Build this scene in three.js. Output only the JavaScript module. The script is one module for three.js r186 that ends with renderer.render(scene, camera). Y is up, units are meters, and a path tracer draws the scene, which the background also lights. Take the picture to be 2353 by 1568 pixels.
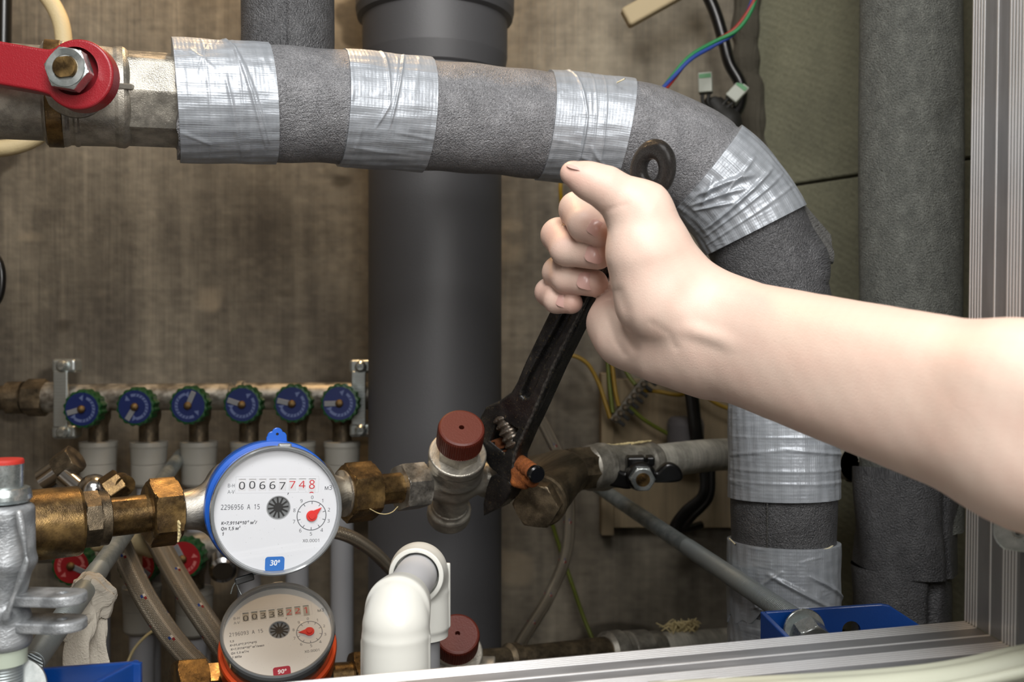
import * as THREE from 'three';
import { RectAreaLightUniformsLib } from 'three/addons/lights/RectAreaLightUniformsLib.js';
import { RoundedBoxGeometry } from 'three/addons/geometries/RoundedBoxGeometry.js';
import { mergeGeometries, toCreasedNormals } from 'three/addons/utils/BufferGeometryUtils.js';

// ------------------------------------------------------------------ camera, light, exposure
const CAMY = 1.2, F = 2288, CX = 1176.5, CY = 784;
const scene = new THREE.Scene();
const camera = new THREE.PerspectiveCamera(2 * Math.atan(784 / F) * 180 / Math.PI, 2353 / 1568, 0.02, 20);
camera.position.set(0, CAMY, 0);
camera.lookAt(0, CAMY, -1);
camera.focus = 0.555; camera.userData.fStop = 10;
const renderer = new THREE.WebGLRenderer({ antialias: true });
renderer.toneMapping = THREE.LinearToneMapping;
renderer.toneMappingExposure = 0.9;
renderer.shadowMap.enabled = true;
scene.background = new THREE.Color(0.0, 0.0, 0.0);
RectAreaLightUniformsLib.init();
const PANELS = [  // [name, label, position, target, width, height, colour, intensity]
  ['panel_lamp', 'white softbox lamp above and behind the camera', [0.24, CAMY + 0.3, 0.3], [0.03, CAMY - 0.02, -0.6], 0.45, 0.4, [1.0, 0.97, 0.94], 9],
  ['overhead_lamp', 'white panel lamp hanging over the open hatch', [-0.06, CAMY + 0.6, 0.0], [0.03, CAMY - 0.06, -0.6], 0.42, 0.34, [1.0, 0.98, 0.96], 12.5],
  ['added_fill_lamp', 'square white fill lamp added below the room ceiling', [0.1, 2.54, 0.7], [0.1, 0, 0.7], 0.9, 0.9, [1.0, 0.98, 0.96], 3],  // added fill lamp, brightens the unseen room and gives the metals reflections
];
const WARM = { at: [-0.17, CAMY + 0.62, -0.84], color: [1.0, 0.66, 0.34], intensity: 0.75 };

// ------------------------------------------------------------------ helpers
const V = (x, y, z) => new THREE.Vector3(x, y, z);
const P = (px, py, d) => V((px - CX) / F * d, CAMY - (py - CY) / F * d, -d);
const toPx = (p) => [CX + p.x / -p.z * F, CY - (p.y - CAMY) / -p.z * F];
const mulberry = (a) => () => { a = (a + 0x6d2b79f5) | 0; let t = Math.imul(a ^ (a >>> 15), 1 | a); t = (t + Math.imul(t ^ (t >>> 7), 61 | t)) ^ t; return ((t ^ (t >>> 14)) >>> 0) / 4294967296; };
const { clamp, lerp, smoothstep } = THREE.MathUtils;
const used = new Map();
function numbered(name) { const n = used.get(name) ?? 0; used.set(name, n + 1); return n ? `${name}_${String(n).padStart(3, '0')}` : name; }
const things = [];
function thing(name, label, category, group) {
  const o = new THREE.Group(); o.name = numbered(name); scene.add(o);
  o.userData = { label, category }; if (group) o.userData.group = group;
  things.push(o); return o;
}
function structure(name) { const o = new THREE.Group(); o.name = name; o.userData = { kind: 'structure' }; scene.add(o); return o; }
function part(parent, name, geo, mat, label) {
  if (Array.isArray(geo)) geo = merge(geo);
  const m = new THREE.Mesh(geo, mat); m.name = name; m.castShadow = m.receiveShadow = true;
  if (label) m.userData.label = label;
  parent.add(m); return m;
}
function merge(list) {
  const l = list.map((g) => { g = g.index ? g.toNonIndexed() : g; for (const k of Object.keys(g.attributes)) if (!['position', 'normal', 'uv'].includes(k)) g.deleteAttribute(k); return g; });
  return mergeGeometries(l);
}
function settle() {  // every thing's group goes to the thing's base; parts keep their place
  for (const o of things) {
    if (o.userData.placed) { delete o.userData.placed; continue; }
    const b = new THREE.Box3().setFromObject(o); if (b.isEmpty()) continue;
    const base = V((b.min.x + b.max.x) / 2, b.min.y, (b.min.z + b.max.z) / 2);
    for (const c of o.children) c.position.sub(base);
    o.position.copy(base);
  }
}
const creased = (g, a) => toCreasedNormals(g.scale(1000, 1000, 1000), a).scale(0.001, 0.001, 0.001);  // the merge works on a centimetre grid, so in millimetres
const basisOf = (axis, ref = V(0, 0, 1)) => {
  const w = axis.clone().normalize(); let u = ref.clone().addScaledVector(w, -ref.dot(w));
  if (u.length() < 1e-3) u = V(0, 1, 0).addScaledVector(w, -w.y);
  u.normalize(); return [u, w.clone().cross(u), w];
};
function gridGeo(rows, cols, pos, uvOf, wrap) {
  const p = new Float32Array((rows + 1) * (cols + 1) * 3), uv = new Float32Array((rows + 1) * (cols + 1) * 2), idx = [];
  let k = 0;
  for (let i = 0; i <= rows; i++) for (let j = 0; j <= cols; j++, k++) { const q = pos(i, j); p[3 * k] = q.x; p[3 * k + 1] = q.y; p[3 * k + 2] = q.z; const t = uvOf(i, j); uv[2 * k] = t[0]; uv[2 * k + 1] = t[1]; }
  for (let i = 0; i < rows; i++) for (let j = 0; j < cols; j++) { const a = i * (cols + 1) + j, b = a + 1, c = a + cols + 1, d = c + 1; idx.push(a, b, c, b, d, c); }
  const g = new THREE.BufferGeometry(); g.setAttribute('position', new THREE.BufferAttribute(p, 3)); g.setAttribute('uv', new THREE.BufferAttribute(uv, 2)); g.setIndex(idx); g.computeVertexNormals();
  if (wrap) { const n = g.attributes.normal; for (let i = 0; i <= rows; i++) { const a = i * (cols + 1), b = a + cols, v = V(n.getX(a) + n.getX(b), n.getY(a) + n.getY(b), n.getZ(a) + n.getZ(b)).normalize(); n.setXYZ(a, v.x, v.y, v.z); n.setXYZ(b, v.x, v.y, v.z); } }
  return g;
}
// body of revolution from A towards B; profile of [distance, radius]; rmod(theta, r, s) shapes the section
function revolve(A, B, prof, { n = 48, rmod, crease = 0.5, ref } = {}) {
  const [u, v, w] = basisOf(B.clone().sub(A), ref);
  if (prof[0][1] > 0) prof = [[prof[0][0], 0], ...prof];
  if (prof.at(-1)[1] > 0) prof = [...prof, [prof.at(-1)[0], 0]];
  { const q = [prof[0]]; for (let i = 1; i < prof.length; i++) { const a = prof[i - 1], b = prof[i], L = Math.hypot(b[0] - a[0], b[1] - a[1]); if (L > 0.001) { const e = Math.min(0.0003, L * 0.12) / L; for (const t of [e, 1 - e]) q.push([lerp(a[0], b[0], t), lerp(a[1], b[1], t)]); } q.push(b); } prof = q; }
  let run = 0; const len = prof.map((q, i) => (run += i ? Math.hypot(q[0] - prof[i - 1][0], q[1] - prof[i - 1][1]) : 0));
  const rm = Math.max(...prof.map((q) => q[1]));
  const g = gridGeo(prof.length - 1, n, (i, j) => { const th = j / n * Math.PI * 2; let r = prof[i][1]; if (rmod && r > 0) r = rmod(th, r, prof[i][0]); return A.clone().addScaledVector(w, prof[i][0]).addScaledVector(u, Math.cos(th) * r).addScaledVector(v, Math.sin(th) * r); }, (i, j) => [j / n * 2 * Math.PI * rm, len[i]]);
  { const ix = [], row = n + 1; for (let k = 0; k < g.index.count; k += 3) { const [a, b, c] = [0, 1, 2].map((e) => g.index.getX(k + e)), z = (q) => prof[Math.floor(q / row)][1] === 0; if ((z(a) && z(b)) || (z(b) && z(c)) || (z(a) && z(c))) continue; ix.push(a, b, c); } g.setIndex(ix); }
  const cg = creased(g, crease), q = cg.attributes.position, uvs = cg.attributes.uv, e1 = V(0, 0, 0), e2 = V(0, 0, 0), p0 = V(0, 0, 0);
  for (let k = 0; k < q.count; k += 3) { p0.fromBufferAttribute(q, k); e1.fromBufferAttribute(q, k + 1).sub(p0); e2.fromBufferAttribute(q, k + 2).sub(p0); if (Math.abs(e1.cross(e2).normalize().dot(w)) > 0.75) for (let m = k; m < k + 3; m++) { p0.fromBufferAttribute(q, m).sub(A); uvs.setXY(m, p0.dot(u), p0.dot(v)); } }
  return cg;
}
const polyMod = (sides, af, rot = 0) => (th, r) => { const a = ((th - rot) % (2 * Math.PI / sides) + 2 * Math.PI / sides) % (2 * Math.PI / sides) - Math.PI / sides; return Math.min(r, af / Math.cos(a)); };
// hex nut: af = half of the width across flats
function hexGeo(A, B, af, { sides = 6, rot = 0, bore = 0, cham = 0.16, ref } = {}) {
  const L = A.distanceTo(B), R = af / Math.cos(Math.PI / sides), c = cham * af;
  const prof = [[0, R - c], [c * 0.2, R - c * 0.55], [c * 0.5, R], [L / 2, R], [L - c * 0.5, R], [L - c * 0.2, R - c * 0.55], [L, R - c]];
  return revolve(A, B, prof, { n: sides * 16, rmod: polyMod(sides, af, rot), crease: 0.42, ref });
}
// sweep along a curve: radius(s, theta), s in 0..1
function sweep(curve, radius, { t0 = 0, t1 = 1, rings = 80, sides = 32, caps = true, ref, along, flat = 1, width = 1 } = {}) {
  const rf = typeof radius === 'number' ? () => radius : radius, L = curve.getLength();
  const fr = []; let prev = null;
  for (let i = 0; i <= rings; i++) {
    const t = clamp(t0 + (t1 - t0) * i / rings, 0, 1), p = curve.getPointAt(t), w = curve.getTangentAt(t); let u;
    if (ref) u = basisOf(w, ref)[0];
    else if (!prev) u = basisOf(w)[0];
    else u = prev.clone().addScaledVector(w, -prev.dot(w)).normalize();
    prev = u; fr.push([p, u, w.clone().cross(u), w]);
  }
  const rm = rf(0.5, 0), step = (t1 - t0) * L;
  const at = (i, j) => { const [p, u, v, w] = fr[i], s = i / rings, th = j / sides * 2 * Math.PI, r = rf(s, th), q = p.clone().addScaledVector(u, Math.cos(th) * r * flat).addScaledVector(v, Math.sin(th) * r * width); if (along) q.addScaledVector(w, along(s, th)); return q; };
  const g = gridGeo(rings, sides, at, (i, j) => [j / sides * 2 * Math.PI * rm, t0 * L + i / rings * step], true);
  if (!caps) return g;
  const list = [g.toNonIndexed()];
  for (const e of [0, rings]) list.push(gridGeo(1, sides, (i, j) => (i ? at(e, j) : fr[e][0].clone()), (i, j) => [Math.cos(j / sides * 6.2832) * i * rm, Math.sin(j / sides * 6.2832) * i * rm]).toNonIndexed());
  if (true) { const c = list[1]; const pa = c.attributes.position, ix = c.attributes.normal; for (let i = 0; i < ix.count; i++) { const n = fr[0][3]; ix.setXYZ(i, -n.x, -n.y, -n.z); } const c2 = list[2].attributes.normal, n2 = fr[rings][3]; for (let i = 0; i < c2.count; i++) c2.setXYZ(i, n2.x, n2.y, n2.z); }
  return mergeGeometries(list);
}
const curveOf = (pts, closed = false) => { const c = new THREE.CatmullRomCurve3(pts.map((q) => (q.isVector3 ? q : P(...q))), closed, 'centripetal'); c.arcLengthDivisions = 400; return c; };
function tAt(curve, px, py) { let best = 0, bd = 1e9; for (let i = 0; i <= 2000; i++) { const q = toPx(curve.getPointAt(i / 2000)), d = Math.hypot(q[0] - px, q[1] - py); if (d < bd) { bd = d; best = i / 2000; } } return best; }
const wire = (pts, r, o = {}) => sweep(curveOf(pts), r, { rings: 60, sides: 12, ...o });
function box(w, h, d, r = 0.001, seg = 2) { return new RoundedBoxGeometry(w, h, d, seg, r); }
function place(g, pos, { x, y, z } = {}) { if (x) { const m = new THREE.Matrix4().makeBasis(x.clone().normalize(), y.clone().normalize(), z.clone().normalize()); g.applyMatrix4(m); } g.translate(pos.x, pos.y, pos.z); return g; }
// uv in metres by the dominant axis of the normal
function boxUV(g) { const p = g.attributes.position, n = g.attributes.normal, uv = new Float32Array(p.count * 2); for (let i = 0; i < p.count; i++) { const a = Math.abs(n.getX(i)), b = Math.abs(n.getY(i)), c = Math.abs(n.getZ(i)); if (c >= a && c >= b) { uv[2 * i] = p.getX(i); uv[2 * i + 1] = p.getY(i); } else if (a >= b) { uv[2 * i] = p.getZ(i); uv[2 * i + 1] = p.getY(i); } else { uv[2 * i] = p.getX(i); uv[2 * i + 1] = p.getZ(i); } } g.setAttribute('uv', new THREE.BufferAttribute(uv, 2)); return g; }
function extrude(shape, depth, bevel = 0.0006, seg = 2, curveSegments = 24) { return new THREE.ExtrudeGeometry(shape, { depth: depth - 2 * bevel, bevelEnabled: bevel > 0, bevelSize: bevel, bevelThickness: bevel, bevelSegments: seg, curveSegments }).translate(0, 0, bevel); }
function shapeOf(pts, smooth = false, holes = []) {
  const s = new THREE.Shape(); s.moveTo(pts[0][0], pts[0][1]);
  if (smooth) s.splineThru([...pts.slice(1), pts[0]].map((q) => new THREE.Vector2(q[0], q[1]))); else for (const q of pts.slice(1)) s.lineTo(q[0], q[1]);
  s.closePath(); for (const h of holes) s.holes.push(h); return s;
}
function holeCircle(x, y, r, sx = 1, sy = 1, rot = 0) { const h = new THREE.Path(); h.absellipse(x, y, r * sx, r * sy, 0, Math.PI * 2, true, rot); return h; }

// ------------------------------------------------------------------ signed distance fields and their mesh
const smin = (a, b, k) => { const h = Math.max(k - Math.abs(a - b), 0) / k; return Math.min(a, b) - h * h * k * 0.25; };
const smax = (a, b, k) => -smin(-a, -b, k);
function bone(a, b, ra, rb) { const dx = b.x - a.x, dy = b.y - a.y, dz = b.z - a.z, l2 = dx * dx + dy * dy + dz * dz || 1e-12; return (x, y, z) => { const px = x - a.x, py = y - a.y, pz = z - a.z, t = Math.min(1, Math.max(0, (px * dx + py * dy + pz * dz) / l2)), qx = px - dx * t, qy = py - dy * t, qz = pz - dz * t; return Math.sqrt(qx * qx + qy * qy + qz * qz) - (ra + (rb - ra) * t); }; }
function cyl(a, b, ra, rb = ra, round = 0.001) { const dx = b.x - a.x, dy = b.y - a.y, dz = b.z - a.z, L = Math.hypot(dx, dy, dz); return (x, y, z) => { const px = x - a.x, py = y - a.y, pz = z - a.z, h = (px * dx + py * dy + pz * dz) / L, t = clamp(h / L, 0, 1), rr = Math.sqrt(Math.max(0, px * px + py * py + pz * pz - h * h)) - lerp(ra, rb, t) + round, e = Math.max(-h, h - L) + round; return Math.min(Math.max(rr, e), 0) + Math.hypot(Math.max(rr, 0), Math.max(e, 0)) - round; }; }
const ball = (c, r, sx = 1, sy = 1, sz = 1) => (x, y, z) => { const a = (x - c.x) / sx, b = (y - c.y) / sy, d = (z - c.z) / sz; return (Math.sqrt(a * a + b * b + d * d) - r) * Math.min(sx, sy, sz); };
const blend = (list, k) => (x, y, z) => { let d = 1e9; for (const f of list) { const e = f(x, y, z); d = d > 1e8 ? e : smin(d, e, k); } return d; };
function sdfMesh(f, lo, hi, cell, colour) {
  const nx = Math.ceil((hi.x - lo.x) / cell), ny = Math.ceil((hi.y - lo.y) / cell), nz = Math.ceil((hi.z - lo.z) / cell), BL = 6;
  const S = (nx + 1) * (ny + 1), val = new Float32Array(S * (nz + 1)).fill(1), at = (i, j, k) => i + (nx + 1) * j + S * k;
  const half = cell * BL * 0.87 + cell * 2, live = [];
  for (let bk = 0; bk <= nz; bk += BL) for (let bj = 0; bj <= ny; bj += BL) for (let bi = 0; bi <= nx; bi += BL) {
    const c = f(lo.x + (bi + BL / 2) * cell, lo.y + (bj + BL / 2) * cell, lo.z + (bk + BL / 2) * cell), near = Math.abs(c) < half * 1.35;
    if (near) live.push([bi, bj, bk]);
    for (let k = bk; k < Math.min(bk + BL, nz + 1); k++) for (let j = bj; j < Math.min(bj + BL, ny + 1); j++) for (let i = bi; i < Math.min(bi + BL, nx + 1); i++) val[at(i, j, k)] = near ? f(lo.x + i * cell, lo.y + j * cell, lo.z + k * cell) : c;
  }
  const id = new Map(), pos = [], idx = [];
  const corners = [[0, 0, 0], [1, 0, 0], [0, 1, 0], [1, 1, 0], [0, 0, 1], [1, 0, 1], [0, 1, 1], [1, 1, 1]], edges = [[0, 1], [2, 3], [4, 5], [6, 7], [0, 2], [1, 3], [4, 6], [5, 7], [0, 4], [1, 5], [2, 6], [3, 7]];
  for (const [bi, bj, bk] of live) for (let k = bk; k < Math.min(bk + BL, nz); k++) for (let j = bj; j < Math.min(bj + BL, ny); j++) for (let i = bi; i < Math.min(bi + BL, nx); i++) {
    let mask = 0; const v = [];
    for (let c = 0; c < 8; c++) { const q = corners[c]; v[c] = val[at(i + q[0], j + q[1], k + q[2])]; if (v[c] < 0) mask |= 1 << c; }
    if (mask === 0 || mask === 255) continue;
    let sx = 0, sy = 0, sz = 0, n = 0;
    for (const [a, b] of edges) if ((v[a] < 0) !== (v[b] < 0)) { const t = v[a] / (v[a] - v[b]), A = corners[a], B = corners[b]; sx += A[0] + (B[0] - A[0]) * t; sy += A[1] + (B[1] - A[1]) * t; sz += A[2] + (B[2] - A[2]) * t; n++; }
    id.set(at(i, j, k), pos.length / 3); pos.push(lo.x + (i + sx / n) * cell, lo.y + (j + sy / n) * cell, lo.z + (k + sz / n) * cell);
  }
  const quad = (a, b, c, d, flip) => { if (a === undefined || b === undefined || c === undefined || d === undefined) return; if (flip) idx.push(a, c, b, a, d, c); else idx.push(a, b, c, a, c, d); };
  for (const [bi, bj, bk] of live) for (let k = bk; k < Math.min(bk + BL, nz); k++) for (let j = bj; j < Math.min(bj + BL, ny); j++) for (let i = bi; i < Math.min(bi + BL, nx); i++) {
    if (!i || !j || !k) continue;
    const s = val[at(i, j, k)] < 0;
    if (s !== (val[at(i + 1, j, k)] < 0)) quad(id.get(at(i, j - 1, k - 1)), id.get(at(i, j, k - 1)), id.get(at(i, j, k)), id.get(at(i, j - 1, k)), !s);
    if (s !== (val[at(i, j + 1, k)] < 0)) quad(id.get(at(i - 1, j, k - 1)), id.get(at(i - 1, j, k)), id.get(at(i, j, k)), id.get(at(i, j, k - 1)), !s);
    if (s !== (val[at(i, j, k + 1)] < 0)) quad(id.get(at(i - 1, j - 1, k)), id.get(at(i, j - 1, k)), id.get(at(i, j, k)), id.get(at(i - 1, j, k)), !s);
  }
  const g = new THREE.BufferGeometry(), p = new Float32Array(pos), nn = new Float32Array(pos.length), uv = new Float32Array(pos.length / 3 * 2), e = cell * 0.5;
  for (let i = 0; i < p.length; i += 3) {
    for (let s = 0; s < 2; s++) { const x = p[i], y = p[i + 1], z = p[i + 2], d = f(x, y, z); const gx = f(x + e, y, z) - f(x - e, y, z), gy = f(x, y + e, z) - f(x, y - e, z), gz = f(x, y, z + e) - f(x, y, z - e), l = Math.hypot(gx, gy, gz) || 1; nn[i] = gx / l; nn[i + 1] = gy / l; nn[i + 2] = gz / l; if (!s) { const m = clamp(d, -cell, cell) * 0.9; p[i] -= nn[i] * m; p[i + 1] -= nn[i + 1] * m; p[i + 2] -= nn[i + 2] * m; } }
    uv[i / 3 * 2] = p[i] + p[i + 2] * 0.7; uv[i / 3 * 2 + 1] = p[i + 1] + p[i + 2] * 0.3;
  }
  g.setAttribute('position', new THREE.BufferAttribute(p, 3)); g.setAttribute('normal', new THREE.BufferAttribute(nn, 3)); g.setAttribute('uv', new THREE.BufferAttribute(uv, 2)); g.setIndex(idx);
  if (colour) { const c = new Float32Array(p.length); for (let i = 0; i < p.length; i += 3) c.set(colour(p[i], p[i + 1], p[i + 2], nn[i], nn[i + 1], nn[i + 2]), i); g.setAttribute('color', new THREE.BufferAttribute(c, 3)); }
  return g;
}

// ------------------------------------------------------------------ computed textures
function noiseMap(w, h, fx, fy, oct, seed, gain = 0.5) {  // tileable value noise, about 0..1
  const out = new Float32Array(w * h); let amp = 1, sum = 0;
  for (let o = 0; o < oct; o++) {
    const gx = Math.max(1, Math.round(fx * 2 ** o)), gy = Math.max(1, Math.round(fy * 2 ** o)), r = mulberry(seed * 7919 + o * 104729), g = new Float32Array(gx * gy).map(() => r());
    for (let y = 0; y < h; y++) { const v = y / h * gy, y0 = Math.floor(v), fv = v - y0, sv = fv * fv * (3 - 2 * fv), ya = (y0 % gy) * gx, yb = ((y0 + 1) % gy) * gx; for (let x = 0; x < w; x++) { const u = x / w * gx, x0 = Math.floor(u), fu = u - x0, su = fu * fu * (3 - 2 * fu), xa = x0 % gx, xb = (x0 + 1) % gx; const a = g[ya + xa] + (g[ya + xb] - g[ya + xa]) * su, b = g[yb + xa] + (g[yb + xb] - g[yb + xa]) * su; out[y * w + x] += amp * (a + (b - a) * sv); } }
    sum += amp; amp *= gain;
  }
  for (let i = 0; i < out.length; i++) out[i] /= sum; return out;
}
function tex(w, h, fill, { srgb = false, size = [1, 1] } = {}) {
  const d = new Uint8Array(w * h * 4);
  for (let y = 0; y < h; y++) for (let x = 0; x < w; x++) { const i = y * w + x, c = fill(i, x, y), k = i * 4; if (typeof c === 'number') { d[k] = d[k + 1] = d[k + 2] = clamp(c, 0, 1) * 255; } else { d[k] = clamp(c[0], 0, 1) * 255; d[k + 1] = clamp(c[1], 0, 1) * 255; d[k + 2] = clamp(c[2], 0, 1) * 255; } d[k + 3] = 255; }
  const t = new THREE.DataTexture(d, w, h); t.wrapS = t.wrapT = THREE.RepeatWrapping; t.magFilter = THREE.LinearFilter; t.minFilter = THREE.LinearMipmapLinearFilter; t.generateMipmaps = true;
  if (srgb) t.colorSpace = THREE.SRGBColorSpace; t.repeat.set(1 / size[0], 1 / size[1]); t.needsUpdate = true; return t;
}
const mix3 = (a, b, t) => [lerp(a[0], b[0], t), lerp(a[1], b[1], t), lerp(a[2], b[2], t)];
const hex3 = (h) => [((h >> 16) & 255) / 255, ((h >> 8) & 255) / 255, (h & 255) / 255];
function concreteTex(w, h, size, seed, light, dark, streak) {
  const a = noiseMap(w, h, 5, 4, 5, seed), b = noiseMap(w, h, 120, 5, 3, seed + 1), c = noiseMap(w, h, 150, 110, 2, seed + 2), e = noiseMap(w, h, 30, 6, 4, seed + 3), st = noiseMap(w, h, 18, 12, 3, seed + 4), f = noiseMap(w, h, 22, 240, 2, seed + 6);
  return tex(w, h, (i) => { let t = (a[i] - 0.5) * 1.1 + (b[i] - 0.5) * streak + (c[i] - 0.5) * 0.3 + (e[i] - 0.5) * 0.6 + (f[i] - 0.5) * 0.1 + 0.5; let q = mix3(dark, light, clamp(t, 0, 1)); if (st[i] > 0.70) q = mix3(q, [0.66, 0.60, 0.50], smoothstep(st[i], 0.70, 0.80) * 0.45); if (st[i] < 0.27) q = mix3(q, [0.13, 0.11, 0.08], smoothstep(0.27 - st[i], 0, 0.08) * 0.5); return q; }, { srgb: true, size });
}
const T = {};
T.wall = concreteTex(2048, 1024, [1.3, 0.65], 11, hex3(0x948c7b), hex3(0x48433b), 0.5);
{ const a = noiseMap(1024, 1024, 200, 8, 3, 21), b = noiseMap(1024, 1024, 90, 90, 3, 22); T.wallBump = tex(1024, 1024, (i) => a[i] * 0.6 + b[i] * 0.4, { size: [0.5, 0.5] }); }
{ const a = noiseMap(1024, 1024, 6, 6, 5, 31), b = noiseMap(1024, 1024, 160, 160, 2, 32); T.block = tex(1024, 1024, (i, x, y) => { const l = 0.5 + 0.5 * Math.sin((x * 0.55 + y * 1.0) * 2 * Math.PI / 1024 * 60); const t = (a[i] - 0.5) * 0.9 + (b[i] - 0.5) * 0.35 + l * 0.05 + 0.47; return mix3(hex3(0x5a5a4b), hex3(0x85846d), clamp(t, 0, 1)); }, { srgb: true, size: [0.4, 0.4] }); T.blockBump = tex(1024, 1024, (i, x, y) => b[i] * 0.5 + (0.5 + 0.5 * Math.sin((x * 0.55 + y) * 2 * Math.PI / 1024 * 60)) * 0.15, { size: [0.4, 0.4] }); }
{ const a = noiseMap(1024, 1024, 105, 95, 2, 41), b = noiseMap(1024, 1024, 210, 190, 2, 42), c = noiseMap(1024, 1024, 10, 10, 3, 43); T.foamBump = tex(1024, 1024, (i) => { return 0.6 * a[i] + 0.4 * b[i]; }, { size: [0.1, 0.1] }); T.foamBump.repeat.set(14, 14); T.foamCol = tex(1024, 1024, (i) => { const t = (a[i] - 0.5) * 0.5 + (b[i] - 0.5) * 0.9 + (c[i] - 0.5) * 0.5 + 0.5; return mix3(hex3(0x56575a), hex3(0x98999c), clamp(t, 0, 1)); }, { srgb: true, size: [0.07, 0.07] }); }
{ const a = noiseMap(1024, 1024, 14, 14, 4, 51), b = noiseMap(1024, 1024, 8, 40, 3, 52), c = noiseMap(1024, 1024, 128, 6, 2, 54); T.tapeBump = tex(1024, 1024, (i, x, y) => 0.5 * a[i] + 0.2 * b[i] + 0.03 * Math.sin(x * 2 * Math.PI / 1024 * 56) + 0.03 * Math.sin(y * 2 * Math.PI / 1024 * 36) + 0.14 * c[i], { size: [0.08, 0.08] }); T.tapeCol = tex(512, 512, (() => { const m = noiseMap(512, 512, 6, 30, 4, 53); return (i) => mix3(hex3(0x949aa1), hex3(0xafb5bc), m[i]); })(), { srgb: true, size: [0.11, 0.11] }); }
{ const a = noiseMap(512, 512, 8, 8, 5, 61), b = noiseMap(512, 512, 70, 70, 2, 62); T.patina = (c0, c1, size = 0.06) => tex(512, 512, (i) => mix3(hex3(c0), hex3(c1), clamp((a[i] - 0.5) * 2 + (b[i] - 0.5) * 0.4 + 0.55, 0, 1)), { srgb: true, size: [size, size] }); T.castBump = tex(512, 512, (i) => a[i] * 0.12 + b[i] * 0.4 + 0.2, { size: [0.03, 0.03] }); T.castRough = (lo, hi) => tex(512, 512, (i) => lerp(lo, hi, clamp((a[i] - 0.5) * 2.4 + 0.5 + (b[i] - 0.5) * 0.5, 0, 1)), { size: [0.06, 0.06] }); }
{ const a = noiseMap(1024, 512, 3, 220, 2, 71), b = noiseMap(1024, 512, 14, 8, 4, 72); T.aluRough = tex(1024, 512, (i) => 0.3 + 0.16 * a[i] + 0.14 * b[i], { size: [0.3, 0.05] }); T.aluCol = tex(1024, 512, (i) => mix3(hex3(0x797b7e), hex3(0x929497), clamp(a[i] * 0.4 + b[i] * 0.7 - 0.1, 0, 1)), { srgb: true, size: [0.3, 0.05] }); T.aluBump = tex(1024, 512, (i) => a[i], { size: [0.3, 0.05] }); }
{ const a = noiseMap(1024, 1024, 110, 110, 3, 81), b = noiseMap(1024, 1024, 40, 60, 3, 82); T.skinBump = tex(1024, 1024, (i, x, y) => 0.55 * a[i] + 0.45 * (1 - Math.abs(b[i] - 0.5) * 2), { size: [0.05, 0.05] }); }
{ const a = noiseMap(512, 1024, 3, 90, 4, 91), b = noiseMap(512, 1024, 60, 4, 3, 92); T.wood = tex(1024, 512, (() => { const m = noiseMap(1024, 512, 60, 2, 4, 93), k = noiseMap(1024, 512, 5, 4, 4, 94); return (i) => mix3(hex3(0x6d604a), hex3(0x968568), clamp(m[i] * 0.8 + k[i] * 0.6 - 0.2, 0, 1)); })(), { srgb: true, size: [0.25, 0.12] }); }
T.braid = tex(512, 512, (i, x, y) => { const u = x / 512 * 32, v = y / 512 * 32, s = (Math.floor(u) + Math.floor(v)) % 2; return 0.35 + 0.65 * Math.sin((s ? u : v) % 1 * Math.PI); }, { size: [0.0262, 0.034] });
T.braidCol = tex(512, 512, (i, x, y) => { const s = (Math.floor(x / 16) + Math.floor(y / 16)) % 2, r = Math.floor(y / 32), c = Math.floor(x / 32), k = (c % 4 === 1 ? 1 : 0.72) * (0.4 + 0.6 * Math.sin(((s ? x : y) / 16) % 1 * Math.PI)); if ((c === 3 && r === 4) || (c === 10 && r === 12)) return [0.50, 0.08, 0.08]; if ((c === 4 && r === 3) || (c === 11 && r === 11)) return [0.10, 0.25, 0.55]; if ((c === 4 && r === 4) || (c === 10 && r === 11)) return [0.8, 0.78, 0.74]; return mix3([0.17, 0.16, 0.145], [0.74, 0.71, 0.65], k); }, { srgb: true, size: [0.0262, 0.034] });
T.thread = tex(8, 256, (i, x, y) => 0.5 + 0.5 * Math.sin(y / 256 * 16 * 2 * Math.PI), { size: [0.01, 0.0208] });
{ const a = noiseMap(512, 512, 5, 5, 5, 101), b = noiseMap(512, 512, 60, 60, 3, 102); T.rust = tex(512, 512, (i) => mix3(hex3(0x5d2f16), hex3(0xb0682c), clamp(a[i] * 0.9 + b[i] * 0.5 - 0.2, 0, 1)), { srgb: true, size: [0.03, 0.03] }); T.blackSteel = tex(512, 512, (i) => { let q = mix3(hex3(0x222223), hex3(0x474543), clamp((a[i] - 0.5) * 1.8 + 0.4, 0, 1)); if (b[i] > 0.69) q = mix3(q, hex3(0x8a7a55), smoothstep(b[i], 0.69, 0.78) * 0.6); return q; }, { srgb: true, size: [0.05, 0.05] }); T.paper = tex(512, 512, (i) => 0.5 * a[i] + 0.5 * b[i], { size: [0.05, 0.05] }); }
{ const a = noiseMap(512, 512, 3, 60, 4, 111), b = noiseMap(512, 512, 8, 8, 5, 112); T.grey = tex(512, 512, (i) => mix3(hex3(0x85837a), hex3(0xdedacd), clamp(b[i] * 1.1 + a[i] * 0.4 - 0.28, 0, 1)), { srgb: true, size: [0.08, 0.08] }); }

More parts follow.
